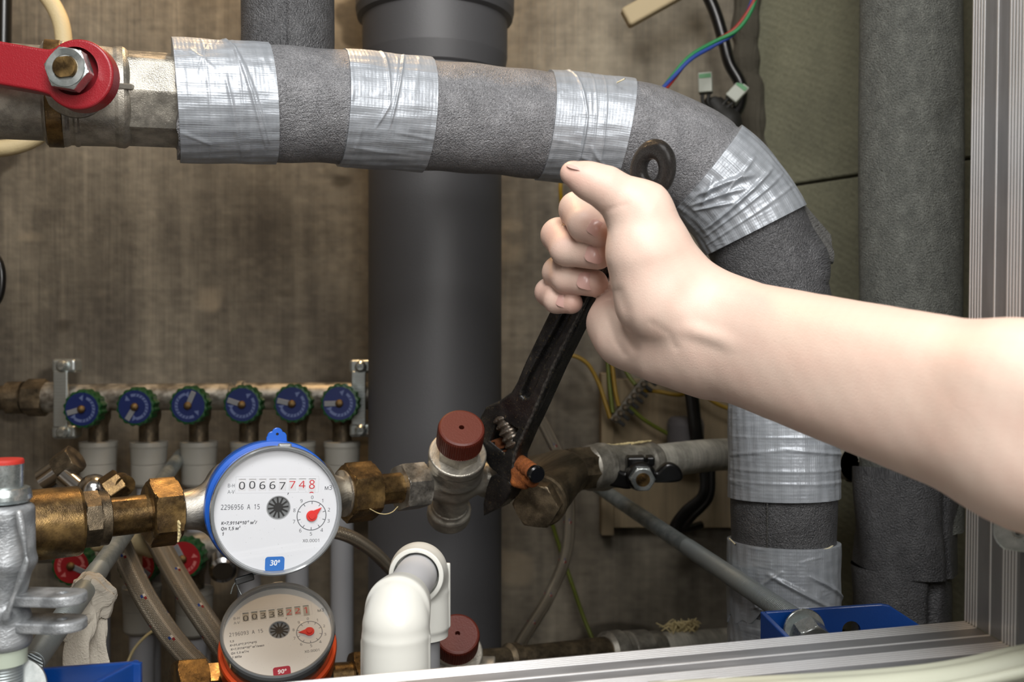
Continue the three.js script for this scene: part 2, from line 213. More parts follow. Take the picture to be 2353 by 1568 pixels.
// ------------------------------------------------------------------ materials
const M = {};
const std = (o) => new THREE.MeshStandardMaterial(o), phy = (o) => new THREE.MeshPhysicalMaterial(o);
M.wall = std({ map: T.wall, bumpMap: T.wallBump, bumpScale: 0.0012, roughness: 0.92 });
M.block = std({ map: T.block, bumpMap: T.blockBump, bumpScale: 0.0008, roughness: 0.95 });
M.mortar = std({ color: 0x4a463c, bumpMap: T.wallBump, bumpScale: 0.003, roughness: 1 });
M.paint = std({ color: 0xbebcb8, roughness: 0.9 });
M.floor = std({ color: 0x8a8378, roughness: 0.7 });
M.foam = std({ map: T.foamCol, bumpMap: T.foamBump, bumpScale: 0.0010, roughness: 0.42 });
M.foamShaded = std({ map: T.foamCol, color: 0xa8a8a8, bumpMap: T.foamBump, bumpScale: 0.0011, roughness: 0.42 });  // same foam, colour darkened for the shade on the upright sleeves
M.foamShadeGreen = std({ map: T.foamCol, color: 0xf2f6e6, bumpMap: T.foamBump, bumpScale: 0.0018, roughness: 0.8 });  // same foam with the greenish cast of the shade mixed into its colour
M.foamCut = std({ color: 0x555553, bumpMap: T.foamBump, bumpScale: 0.0016, roughness: 0.95 });
M.tape = std({ map: T.tapeCol, bumpMap: T.tapeBump, bumpScale: 0.0006, roughness: 0.39, metalness: 0.3 });
M.thread_ = std({ color: 0xd8cfb0, roughness: 0.9 });
M.drain = std({ color: 0x464648, roughness: 0.52, bumpMap: T.paper, bumpScale: 0.0001 });
M.seal = std({ color: 0x202020, roughness: 0.6 });
M.nickel = std({ map: T.patina(0x8f8b83, 0xc4c0b6), metalness: 0.9, roughnessMap: T.castRough(0.3, 0.55), roughness: 1, bumpMap: T.castBump, bumpScale: 0.0002 });
M.nickelDull = std({ map: T.patina(0x838078, 0xb9b4a8), metalness: 0.65, roughnessMap: T.castRough(0.28, 0.5), roughness: 1, bumpMap: T.castBump, bumpScale: 0.0003 });
M.brass = std({ map: T.patina(0x54442f, 0x93784c, 0.05), metalness: 0.85, roughnessMap: T.castRough(0.25, 0.5), roughness: 1, bumpMap: T.castBump, bumpScale: 0.0001 });
M.bronze = std({ map: T.patina(0x4a4236, 0x80725c, 0.05), metalness: 0.75, roughnessMap: T.castRough(0.35, 0.6), roughness: 1, bumpMap: T.castBump, bumpScale: 0.0002 });
M.zinc = std({ map: T.patina(0xa3acac, 0xd0d5d4, 0.04), metalness: 0.85, roughnessMap: T.castRough(0.22, 0.42), roughness: 1 });
M.rod = std({ color: 0xa9b2b4, metalness: 0.7, roughness: 0.45, bumpMap: T.thread, bumpScale: 0.00035 });
M.rodPlain = std({ map: T.patina(0x8f999b, 0xb5bdbe, 0.04), metalness: 0.75, roughness: 0.45 });
M.chrome = std({ color: 0xc8c8c8, metalness: 1, roughness: 0.16 });
M.aluRib = phy({ color: 0xe4e6e8, metalness: 0.65, roughness: 0.32, anisotropy: 0.8, anisotropyRotation: Math.PI / 2 });
M.alu = phy({ map: T.aluCol, anisotropy: 0.85, anisotropyRotation: Math.PI / 2, metalness: 0.7, roughnessMap: T.aluRough, roughness: 1, bumpMap: T.aluBump, bumpScale: 0.00009 });
M.aluCast = std({ map: T.patina(0x83878a, 0xb4b8bb, 0.04), metalness: 0.45, roughness: 0.42, bumpMap: T.castBump, bumpScale: 0.0005 });
M.red = phy({ color: 0x8e0f1d, roughness: 0.42, clearcoat: 0.5, clearcoatRoughness: 0.25, bumpMap: T.castBump, bumpScale: 0.00025 });
M.redDot = std({ color: 0xc03328, roughness: 0.6 });
M.redKnob = std({ color: 0xa01c24, roughness: 0.45 });
M.cap = std({ color: 0x571f12, roughness: 0.5, bumpMap: T.paper, bumpScale: 0.00015 });
M.black = phy({ color: 0x0b0b0c, roughness: 0.28, clearcoat: 0.4, clearcoatRoughness: 0.2 });
M.blackDull = std({ color: 0x14130f, roughness: 0.65 });
M.steelBlack = phy({ clearcoat: 0.25, clearcoatRoughness: 0.3, map: T.blackSteel, metalness: 0.55, roughnessMap: T.castRough(0.24, 0.4), roughness: 1, bumpMap: T.castBump, bumpScale: 0.0004 });
M.wornHighlight = std({ map: T.patina(0x3a3937, 0x77746f, 0.01), metalness: 0.6, roughness: 0.4 });  // grey steel lightened for the worn edge and its highlight
M.whiteLink = phy({ color: 0xd0d1d4, roughness: 0.4 });
M.rust = std({ map: T.rust, roughness: 0.85, metalness: 0.15, bumpMap: T.castBump, bumpScale: 0.0008 });
M.worm = std({ map: T.patina(0x4a3a2c, 0x8b8780, 0.01), metalness: 0.7, roughness: 0.4 });
M.blue = phy({ color: 0x0b5cc4, roughness: 0.32, clearcoat: 0.4 });
M.bluePaint = phy({ color: 0x043c86, roughness: 0.32, clearcoat: 0.5, clearcoatRoughness: 0.2, bumpMap: T.paper, bumpScale: 0.0001 });
M.blueTint = phy({ color: 0x5d79ab, roughness: 0.2, clearcoat: 0.7 });
M.orange = phy({ color: 0xe2501c, roughness: 0.35, clearcoat: 0.4 });
M.orangeTint = phy({ color: 0x8a5f4a, roughness: 0.2, clearcoat: 0.7 });
M.clearRing = phy({ color: 0x8d9193, roughness: 0.14, clearcoat: 1, clearcoatRoughness: 0.05, metalness: 0.25 });
M.glass = phy({ color: 0xffffff, transmission: 1, thickness: 0, roughness: 0, ior: 1.45 });
M.white = phy({ color: 0xe4e5de, roughness: 0.34, clearcoat: 0.2 });
M.whiteGrey = phy({ color: 0x96979a, roughness: 0.4 });
M.whitePipe = std({ color: 0x94928a, roughness: 0.5 });
M.green = std({ color: 0x0b3f1a, roughness: 0.45 });
M.cream = std({ color: 0xcbb98f, roughness: 0.6, bumpMap: T.paper, bumpScale: 0.0004 });
M.creamBar = std({ color: 0xb3a280, roughness: 0.75 });
M.rag = std({ color: 0xc9c2b4, roughness: 0.95, bumpMap: T.paper, bumpScale: 0.0008 });
M.hemp = std({ color: 0xc9b98a, roughness: 1 });
M.grey = std({ map: T.grey, metalness: 0.2, roughness: 0.5, bumpMap: T.castBump, bumpScale: 0.0005 });
M.board = std({ map: T.wood, roughness: 0.8 });
M.yellow = std({ color: 0x8a6c0e, roughness: 0.45 });
M.yellowGreen = std({ color: 0x586117, roughness: 0.45 });
M.wireRed = std({ color: 0x8c2416, roughness: 0.5 }); M.wireBlue = std({ color: 0x27418c, roughness: 0.5 }); M.wireGreen = std({ color: 0x1f7a45, roughness: 0.5 });
M.conn = std({ color: 0x9da196, roughness: 0.5 }); M.connGreen = std({ color: 0x3f7d4c, roughness: 0.5 });
M.braid = std({ map: T.braidCol, color: 0xe6e0d6, bumpMap: T.braid, bumpScale: 0.0005, metalness: 0.42, roughness: 0.38 });
M.rubber = std({ color: 0xaeb1a0, roughness: 0.55 });
M.skin = phy({ vertexColors: true, color: 0xffffff, roughness: 0.5, bumpMap: T.skinBump, bumpScale: 0.00009, sheen: 0.25, sheenRoughness: 0.5, sheenColor: new THREE.Color(0.9, 0.6, 0.5) });
M.nail = phy({ color: 0xd6aca3, roughness: 0.3, clearcoat: 0.35, clearcoatRoughness: 0.25 });
M.nailTip = std({ color: 0xe6d3c5, roughness: 0.4 });
M.lead = std({ color: 0x4c4d4d, roughness: 0.5, metalness: 0.6 });
M.lamp = std({ color: 0xffffff, emissive: 0xffffff, emissiveIntensity: 2.5, roughness: 0.6 });
M.bulb = std({ color: 0xffffff, emissive: 0xffb05a, emissiveIntensity: 6, roughness: 0.4 });

// ------------------------------------------------------------------ lamps
for (const [name, label, at, to, w, h, col, power] of PANELS) {
  const t = thing(name, label, 'lamp'); const a = V(...at), z = V(...to).sub(a).normalize(), [x, y] = [V(1, 0, 0).addScaledVector(z, -z.x).normalize(), null];
  const yy = z.clone().negate().cross(x).normalize().negate();
  part(t, 'housing', place(box(w + 0.05, h + 0.05, 0.06, 0.01), a.clone().addScaledVector(z, -0.045), { x, y: yy, z: x.clone().cross(yy) }), M.paint);
  part(t, 'diffuser', place(box(w, h, 0.008, 0.002), a.clone().addScaledVector(z, -0.01), { x, y: yy, z: x.clone().cross(yy) }), M.lamp);
  const l = new THREE.RectAreaLight(new THREE.Color().setRGB(...col), power, w, h); l.position.copy(a); l.lookAt(V(...to)); l.name = name + '_light'; scene.add(l);
}
{
  const t = thing('bulkhead_lamp', 'small warm bulb lamp fixed high on the shaft wall behind the pipes', 'lamp'); const a = V(...WARM.at);
  part(t, 'bulb', new THREE.SphereGeometry(0.03, 24, 16).translate(a.x, a.y, a.z), M.bulb);
  part(t, 'base', revolve(V(a.x, a.y, -0.96), V(a.x, a.y, -0.86), [[0, 0.035], [0.04, 0.035], [0.05, 0.02], [0.1, 0.018]]), M.seal);
  const l = new THREE.PointLight(new THREE.Color().setRGB(...WARM.color), WARM.intensity); l.position.copy(a); l.shadow.radius = 1.5; l.castShadow = true; l.name = 'bulkhead_lamp_light'; scene.add(l);
}

// ------------------------------------------------------------------ the shaft and the room in front of it
function slab(parent, name, lo, hi, mat) { const g = boxUV(new THREE.BoxGeometry(hi[0] - lo[0], hi[1] - lo[1], hi[2] - lo[2]).translate((lo[0] + hi[0]) / 2, (lo[1] + hi[1]) / 2, (lo[2] + hi[2]) / 2)); const m = part(parent, name, g, mat); return m; }
function wall(name, lo, hi, mat) { const m = slab(scene, name, lo, hi, mat); m.userData.kind = 'structure'; return m; }
wall('wall_back', [-0.8, 0, -1.06], [0.6, 2.6, -0.96], M.wall);
wall('wall_left', [-0.8, 0, -0.96], [-0.62, 2.6, -0.45], M.wall);
{
  const w = structure('wall_right'), W0 = V(0.228, 0, -0.963), t = V(0.597, 0, 0.802), n = V(-0.802, 0, 0.597), yJ = CAMY + 0.1442;
  for (const [y0, y1] of [[yJ - 1.35, yJ - 0.8012], [yJ - 0.8, yJ - 0.4012], [yJ - 0.4, yJ - 0.0009], [yJ + 0.0009, yJ + 0.4], [yJ + 0.4014, yJ + 0.8], [yJ + 0.8014, yJ + 1.25]]) {
    const g = boxUV(place(new RoundedBoxGeometry(0.66, y1 - y0, 0.1, 2, 0.0025), V(0, 0, 0))); g.translate(0.33, (y0 + y1) / 2, -0.05);
    const p = g.attributes.position, r = mulberry(Math.round(y0 * 1000));
    g.applyMatrix4(new THREE.Matrix4().makeBasis(t, V(0, 1, 0), n).setPosition(W0)); part(w, 'block', g, M.block);
  }
  part(w, 'mortar', boxUV(place(new THREE.BoxGeometry(0.64, 2.55, 0.06), W0.clone().addScaledVector(t, 0.33).addScaledVector(n, -0.036).setY(1.28), { x: t, y: V(0, 1, 0), z: n })), M.mortar);
}
{ // lumpy dark filler foam in the corner of the two walls
  const t = structure('trim_1'), r = mulberry(5), L = []; for (let i = 0; i < 26; i++) { const y = CAMY - 0.36 + i * 0.03; L.push(bone(V(0.222 + r() * 0.01, y, -0.955), V(0.222 + r() * 0.014, y + 0.03, -0.953), 0.008 + r() * 0.006, 0.007 + r() * 0.006)); }
  part(t, 'filler', sdfMesh(blend(L, 0.01), V(0.19, CAMY - 0.39, -0.985), V(0.26, CAMY + 0.46, -0.92), 0.004), M.mortar);
}
wall('wall_front_lower', [-0.8, 0, -0.45], [0.66, CAMY - 0.165, -0.42], M.paint);
wall('wall_front_upper', [-0.8, CAMY + 0.9, -0.45], [0.66, 2.6, -0.42], M.paint);
wall('wall_front_left', [-0.8, CAMY - 0.165, -0.45], [-0.5, CAMY + 0.9, -0.42], M.paint);
wall('wall_front_right', [0.262, CAMY - 0.165, -0.45], [0.66, CAMY + 0.9, -0.42], M.paint);
wall('wall_room_left', [-1.5, 0, -0.45], [-1.4, 2.6, 1.7], M.paint);
wall('wall_room_right', [1.5, 0, -0.45], [1.6, 2.6, 1.7], M.paint);
wall('wall_room_rear', [-1.5, 0, 1.7], [1.6, 2.6, 1.8], M.paint);
wall('wall_side_left', [-1.5, 0, -0.5], [-0.8, 2.6, -0.42], M.paint);
wall('wall_side_right', [0.66, 0, -0.5], [1.6, 2.6, -0.42], M.paint);
wall('floor', [-1.5, -0.1, -1.06], [1.6, 0, 1.8], M.floor);
wall('ceiling', [-1.5, 2.6, -1.06], [1.6, 2.7, 1.8], M.paint);

// ------------------------------------------------------------------ aluminium hatch frame
const FC = P(2216, 1428, 0.45), FL = P(700, 1565, 0.41), FN = P(2345, 1500, 0.408), FT = P(2236, 0, 0.45);
{
  const f = FN.clone().sub(FC).normalize(), ridges = [0.7, 2.9, 5.1, 7.3, 9.5, 20, 29.5, 31.7, 33.9, 36.1, 38.3];
  function profile() { const q = [[0, -3], [0, 0]]; q.push([41, 0], [41, -3]); return q.map((a) => [a[0] / 1000, a[1] / 1000]); }
  function beam(e, up, L0, L1) {
    const pr = profile(), g = gridGeo(12, pr.length, (i, j) => { const [s, h] = pr[j % pr.length]; return FC.clone().addScaledVector(f, s).addScaledVector(up, h).addScaledVector(e, lerp(L0, L1, i / 12)); }, (i, j) => [lerp(L0, L1, i / 12), pr[j % pr.length][0] + (j === pr.length ? 0.05 : 0)]);
    return creased(g, 0.5);
  }
  function rib(e, up, c, L0, L1) { const pr = [[c - 0.58, 0], [c - 0.5, 0.14], [c - 0.3, 0.2], [c + 0.3, 0.2], [c + 0.5, 0.14], [c + 0.58, 0]]; return gridGeo(2, 5, (i, j) => FC.clone().addScaledVector(f, pr[j][0] / 1000).addScaledVector(up, pr[j][1] / 1000).addScaledVector(e, lerp(L0, L1, i / 2)), (i, j) => [lerp(L0, L1, i / 2), pr[j][0] / 1000]); }
  const t = thing('aluminium_frame', 'ribbed aluminium profile frame around the hatch opening', 'frame');
  const eS = FL.clone().sub(FC).normalize(), eJ = FT.clone().sub(FC).normalize();
  let uS = f.clone().cross(eS).normalize(); if (uS.y < 0) uS.negate();
  let uJ = f.clone().cross(eJ).normalize(); if (uJ.x > 0) uJ.negate();
  part(t, 'sill', beam(eS, uS, 0, 0.64), M.alu); part(t, 'jamb', beam(eJ, uJ, 0.0004, 0.7), M.alu);
  for (const c of ridges) { part(t, 'rib', rib(eS, uS, c, 0, 0.64), M.aluRib); part(t, 'rib', rib(eJ, uJ, c, 0.0004, 0.7), M.aluRib); }
  const lt = thing('latch_plate', 'rounded galvanised latch plate screwed on the right aluminium jamb', 'latch');
  const lc = P(2337, 1222, 0.404), ln = V(-0.62, 0.15, 0.77).normalize(), [, , ] = [0, 0, 0], lx = V(0, 1, 0).cross(ln).normalize(), ly = ln.clone().cross(lx);
  const s = new THREE.Shape(); s.absarc(0, 0, 0.0082, Math.PI * 0.5, Math.PI * 1.35); s.lineTo(0.014, -0.0075); s.lineTo(0.022, 0.004); s.lineTo(0.0, 0.0082); s.holes.push(holeCircle(0.001, 0, 0.0026));
  part(lt, 'plate', place(extrude(s, 0.0022, 0.0005), lc, { x: lx, y: ly, z: ln }), M.zinc);
  part(lt, 'socket_screw', revolve(lc.clone().addScaledVector(lx, 0.001).addScaledVector(ln, -0.003), lc.clone().addScaledVector(lx, 0.001).addScaledVector(ln, 0.003), [[0, 0.0026], [0.0045, 0.0026], [0.005, 0.0022], [0.005, 0.0014], [0.0025, 0.0012]], { n: 24 }), M.rodPlain);
  part(lt, 'lug', place(box(0.012, 0.009, 0.03, 0.002), lc.clone().addScaledVector(lx, 0.012).addScaledVector(ln, -0.016), { x: lx, y: ly, z: ln }), M.zinc);
  const rs = thing('rubber_seal', 'pale rubber sealing strip bent across the lower right frame corner', 'seal');
  const rc = curveOf([[2420, 1512, 0.385], [2340, 1527, 0.388], [2250, 1549, 0.39], [2160, 1565, 0.39], [2050, 1577, 0.388], [1900, 1588, 0.386], [1500, 1610, 0.38]]);
  part(rs, 'strip', sweep(rc, (q, th) => 0.0052 + 0.0007 * Math.cos(th * 5), { rings: 60, sides: 40, ref: V(0, 1, 0.4), flat: 0.9, width: 1.5 }), M.rubber);
  part(rs, 'lip', sweep(curveOf([[2420, 1532, 0.372], [2340, 1548, 0.374], [2250, 1568, 0.376], [2100, 1594, 0.376], [1800, 1625, 0.37]]), 0.0024, { rings: 50, sides: 16 }), M.rubber);
}

// ------------------------------------------------------------------ grey drain stack
{
  const x = (1000 - CX) / F * 0.826, A = V(x, 0, -0.826), B = V(x, 2.6, -0.826), t = thing('drain_pipe', 'thick dark grey plastic drain stack standing behind the taped pipe', 'drain pipe');
  const y1 = CAMY + 0.222;
  part(t, 'pipe', revolve(A, B, [[0.02, 0.055], [y1 + 0.02, 0.055]], { n: 96, ref: V(0, 0, -1) }), M.drain);
  part(t, 'socket', revolve(A, B, [[y1 - 0.004, 0.0552], [y1 - 0.002, 0.0572], [y1 + 0.012, 0.0598], [y1 + 0.12, 0.0604]], { n: 96, ref: V(0, 0, -1) }), M.drain);
  part(t, 'seal_rim', revolve(A, B, [[y1 + 0.042, 0.060], [y1 + 0.044, 0.0640], [y1 + 0.05, 0.0655], [y1 + 0.064, 0.0655], [y1 + 0.07, 0.0642], [y1 + 0.078, 0.064], [y1 + 0.084, 0.062], [y1 + 0.09, 0.058]], { n: 96, ref: V(0, 0, -1) }), M.drain);
  part(t, 'upper_pipe', revolve(A, B, [[y1 + 0.09, 0.0545], [2.58, 0.0545]], { n: 64 }), M.drain);
}

// ------------------------------------------------------------------ taped insulated pipe
const IP = curveOf([[404, 232, 0.587], [700, 243, 0.612], [1000, 267, 0.638], [1240, 288, 0.655], [1350, 298, 0.66], [1450, 311, 0.662], [1548, 343, 0.664], [1625, 392, 0.665], [1690, 458, 0.665], [1742, 545, 0.665], [1775, 635, 0.664], [1795, 745, 0.663], [1800, 900, 0.662], [1800, 1240, 0.658], [1798, 1700, 0.652]]);
{
  const t = thing('insulated_pipe', 'grey foam insulated pipe bound with bands of silver tape, bending down behind the hand', 'pipe'), R = 0.0347, L = IP.getLength();
  const ref = V(0, 0, 1), wob = (s, th) => R + 0.0004 * Math.sin(s * 60 + th * 2) + 0.0003 * Math.sin(th * 3 + s * 23);
  const bendT = tAt(IP, 1680, 445);
  part(t, 'foam_sleeve', sweep(IP, (s, th) => wob(s, th) - (s > 0.93 ? 0.0006 * Math.max(0, Math.sin(s * 400)) : 0), { t0: 0, t1: bendT, rings: 160, sides: 72, ref, along: (s, th) => (s < 0.001 ? 0.0006 * Math.sin(th * 7) + 0.0005 * Math.sin(th * 17) : 0) }), M.foam);
  part(t, 'foam_sleeve', sweep(IP, (s, th) => R - 0.0006 + 0.0004 * Math.sin(s * 40 + th * 2), { t0: bendT - 0.004, t1: 1, rings: 160, sides: 72, ref }), M.foamShaded);
  // a tape band: tilt of the edges, creases listed as [s0, theta0, ds, dtheta, amp, width]
  function band(pa, pb, opts = {}) {
    const { lift = 0.0014, tilt = [0, 0], folds = [], seed = 1, rag = 0, mat = M.tape, fine = 0.00012 } = opts, a = tAt(IP, ...pa), b = tAt(IP, ...pb), r = mulberry(seed), len = (b - a) * L;
    const cr = [...folds]; for (let i = 0; i < 12; i++) { const s = r(), th = -1.8 + r() * 3.6; cr.push([s, th, s + (r() - 0.5) * 0.3, th + (r() - 0.3) * 1.6, 0.0001 + r() * 0.00022, 0.0006 + r() * 0.0012]); }
    const rad = (s, th0) => {
      const th = th0 > Math.PI ? th0 - 2 * Math.PI : th0; let h = R + lift + 0.0002 * Math.sin(s * 9 + th * 2 + seed) + fine * (Math.sin(th * 31 + s * 5 + seed) + Math.sin(th * 17 - s * 7));
      for (const [s0, t0, s1, t1, amp, w] of cr) { const ax = (s - s0) * len, ay = (th - t0) * R, bx = (s1 - s0) * len, by = (t1 - t0) * R, k = clamp((ax * bx + ay * by) / (bx * bx + by * by + 1e-9), 0, 1), dd = Math.hypot(ax - bx * k, ay - by * k); h += amp * Math.exp(-((dd / w) ** 2)) * Math.min(1, 4 * k * (1 - k) + 0.35); }
      return h;
    };
    return sweep(IP, rad, { t0: a, t1: b, rings: 110, sides: 260, ref, along: (s, th) => lerp(tilt[0], tilt[1], s) * Math.cos(th - Math.PI / 2) + (rag && s > 0.75 ? rag * (s - 0.75) * 4 * (Math.sin(th * 3 + seed) + 0.6 * Math.sin(th * 8) + 0.5 * Math.sin(th * 15 + 2)) : 0) });
  }
  // theta runs from the camera side (0) towards the foot of the pipe's section
  part(t, 'tape_band', band([403, 232], [624, 240], { tilt: [0.0012, 0.0016], seed: 3, folds: [[0.5, -1.5, 0.86, 1.0, 0.0009, 0.0009], [0.53, -1.3, 0.9, 0.9, 0.0006, 0.0006], [0.3, -1.3, 0.31, 1.3, 0.0003, 0.0007], [0.48, -0.2, 0.62, 1.3, 0.0006, 0.001], [0.15, -0.7, 0.38, -0.3, 0.0004, 0.0009], [0.2, -0.2, 0.36, -0.9, 0.0003, 0.0008], [0.62, -1.4, 0.63, 1.4, 0.00025, 0.0006], [0.02, 0.75, 0.3, 0.95, 0.0006, 0.001]] }), M.tape);
  part(t, 'tape_band', band([784, 247], [978, 265], { tilt: [-0.0008, -0.001], seed: 8, folds: [[0.4, -1.4, 0.44, 0.1, 0.0007, 0.0009], [0.66, -1.2, 0.45, 0.5, 0.0008, 0.0008], [0.44, 0.1, 0.3, 0.5, 0.0006, 0.0009], [0.55, 0.55, 1.0, 0.62, 0.0006, 0.001], [0, -0.6, 1, -0.55, 0.0003, 0.0012], [0, 0.9, 0.9, 1.0, 0.0004, 0.001]] }), M.tape);
  part(t, 'tape_band', band([1247, 289], [1431, 308], { tilt: [-0.0016, -0.0012], seed: 14, folds: [[0.18, -1.5, 0.42, 0.0, 0.001, 0.0008], [0.42, 0.0, 0.4, 1.2, 0.0009, 0.0009], [0.45, -1.5, 0.58, 0.9, 0.0004, 0.0006], [0.62, -1.4, 0.7, 0.9, 0.0004, 0.0006], [0.02, 0.45, 0.4, 0.5, 0.0005, 0.001], [0.52, 0.5, 0.9, 1.1, 0.0008, 0.0012], [0.4, 0.7, 0.8, 0.9, 0.0006, 0.001]] }), M.tape);
  part(t, 'tape_band', band([1622, 389], [1735, 530], { lift: 0.002, seed: 21, fine: 0.00018, folds: [[0.1, 0.7, 0.45, -0.3, 0.0022, 0.0018], [0.16, 0.9, 0.5, 0.0, 0.0016, 0.0014], [0.25, 0.95, 0.55, 0.3, 0.0016, 0.0012], [0.5, -0.7, 0.62, 1.0, 0.0018, 0.0011], [0.6, -0.9, 0.72, 1.2, 0.0009, 0.0009], [0.3, -0.5, 0.38, 0.4, 0.0012, 0.0012], [0.75, -1, 0.85, 1.3, 0.0007, 0.001], [0.1, 0.3, 0.3, 0.8, 0.0014, 0.0014]] }), M.tape);
  part(t, 'tape_band', band([1800, 900], [1800, 1142], { tilt: [0, 0.001], seed: 33, folds: [[0.6, -1.5, 0.52, 0.2, 0.0009, 0.0012], [0.52, 0.2, 0.6, 1.5, 0.0007, 0.0012], [0.72, -1.5, 0.72, 1.5, 0.0005, 0.001], [0.84, -1.5, 0.83, 1.5, 0.0005, 0.001], [0.4, -1.5, 0.42, 1.5, 0.0004, 0.001]] }), M.tape);
  part(t, 'tape_band', band([1799, 1243], [1798, 1410], { lift: 0.0016, rag: 0.004, seed: 41, folds: [[0.35, -0.2, 0.75, -1.3, 0.0016, 0.0014], [0.35, 0.5, 0.9, -0.9, 0.0016, 0.0014], [0.5, 0.9, 1.0, 0.6, 0.0014, 0.0016], [0.8, -0.4, 0.82, 0.8, 0.0012, 0.0016], [0.3, 0.3, 0.65, 0.9, 0.001, 0.001]] }), M.tape);
  part(t, 'tape_band', band([1797, 1405], [1797, 1475], { lift: 0.001, rag: 0.003, seed: 47 }), M.tape);
  // flared cut of the second sleeve with its torn tongue
  const fl = []; const fc = (px, py, d) => P(px, py, d);
  part(t, 'foam_flap', sdfMesh(blend([bone(fc(1782, 500, 0.662), fc(1840, 600, 0.656), 0.016, 0.018), bone(fc(1790, 560, 0.656), fc(1856, 632, 0.652), 0.018, 0.0105), bone(fc(1780, 600, 0.65), fc(1835, 650, 0.652), 0.02, 0.016)], 0.01), P(1700, 760, 0.70).setZ(-0.70), P(1960, 440, 0.62).setZ(-0.60), 0.0015), M.foamShaded);
  part(t, 'foam_tongue', sdfMesh(blend([bone(fc(1815, 452, 0.668), fc(1922, 574, 0.664), 0.004, 0.0036), bone(fc(1825, 480, 0.664), fc(1908, 592, 0.66), 0.006, 0.0046)], 0.003), P(1780, 640, 0.70).setZ(-0.70), P(1960, 420, 0.62).setZ(-0.64), 0.001), M.foamCut);
  for (const pts of [[[1418, 190, 0.63], [1424, 187, 0.628], [1436, 181, 0.626]], [[1676, 1238, 0.628], [1690, 1252, 0.62]], [[1917, 1252, 0.64], [1900, 1262, 0.628], [1870, 1268, 0.624]]]) part(t, 'tape_thread', wire(pts, 0.0005, { rings: 10, sides: 6 }), M.thread_);
  part(t, 'seam', sweep(IP, (s, th) => 0.0006, { t0: tAt(IP, 1800, 1141), t1: tAt(IP, 1799, 1246), rings: 12, sides: 8 }).translate(-0.0183, 0, 0.0297), M.foamCut);
}
{
  const t = thing('branch_insulation', 'short dark foam sleeve rising from the top of the taped pipe', 'pipe'), d = 0.637, A = P(660, 190, d), B = A.clone().setY(2.55);
  const g = sweep(new THREE.LineCurve3(A, B), (s, th0) => { const th = th0 > Math.PI ? th0 - 2 * Math.PI : th0; return 0.0288 + (th > 0.2 ? 0.0009 : 0) - 0.0012 * Math.exp(-(((th - 0.18) / 0.03) ** 2)) + 0.0002 * Math.sin(s * 90 + th * 3); }, { rings: 40, sides: 160, ref: V(0, 0, 1), along: (s, th) => (s < 0.001 ? (Math.cos(th) > 0 && Math.sin(th) < 0.1 ? 0.0055 - 0.002 * Math.sin(th) : 0) : 0) });
  part(t, 'foam_sleeve', g, M.foamShaded);
}
{
  const t = thing('riser_insulation', 'tall dusty foam sleeve with a green-grey shade tint standing by the right wall', 'pipe'), x = (2092 - CX) / F * 0.74, A = V(x, 0.3, -0.74), B = V(x, 2.55, -0.74), yS = CAMY - 0.118, Lr = B.y - A.y;
  part(t, 'foam_sleeve', sweep(new THREE.LineCurve3(V(x, yS - 0.02, -0.74), B), (s, th) => 0.0362 + 0.0006 * Math.sin(th * 2 + s * 30) - 0.003 * Math.exp(-(((th - 0.5) / 0.35) ** 2) - (((s * (B.y - yS) - 0.29) / 0.012) ** 2)) - 0.0025 * Math.exp(-(((th - 0.5) / 0.3) ** 2) - (((s * (B.y - yS) - 0.295) / 0.01) ** 2)), { rings: 200, sides: 72, ref: V(0, 0, 1) }), M.foamShadeGreen);
  const xl = (2078 - CX) / F * 0.73;
  part(t, 'foam_sleeve', sweep(new THREE.LineCurve3(V(xl, CAMY - 0.168, -0.73), V(xl, yS + 0.022, -0.73)), (s, th) => 0.0356 + 0.0008 * Math.sin(th * 2 + s * 6) + 0.0012 * Math.sin(th * 5 + s * 3) - 0.0025 * Math.exp(-(((th - 0.55) / 0.07) ** 2)), { rings: 60, sides: 90, ref: V(0, 0, 1), along: (s, th) => (s > 0.999 ? 0.006 * Math.cos(th + 0.8) : 0) }), M.foamShaded);
  part(t, 'foam_sleeve', sweep(new THREE.LineCurve3(V(xl - 0.003, 0.3, -0.73), V(xl - 0.003, CAMY - 0.164, -0.73)), (s, th) => 0.034 + 0.0012 * Math.sin(th * 3 + s * 50) - 0.006 * Math.exp(-(((th - 0.35) / 0.09) ** 2)), { rings: 90, sides: 90, ref: V(0, 0, 1) }), M.foamShaded);
}

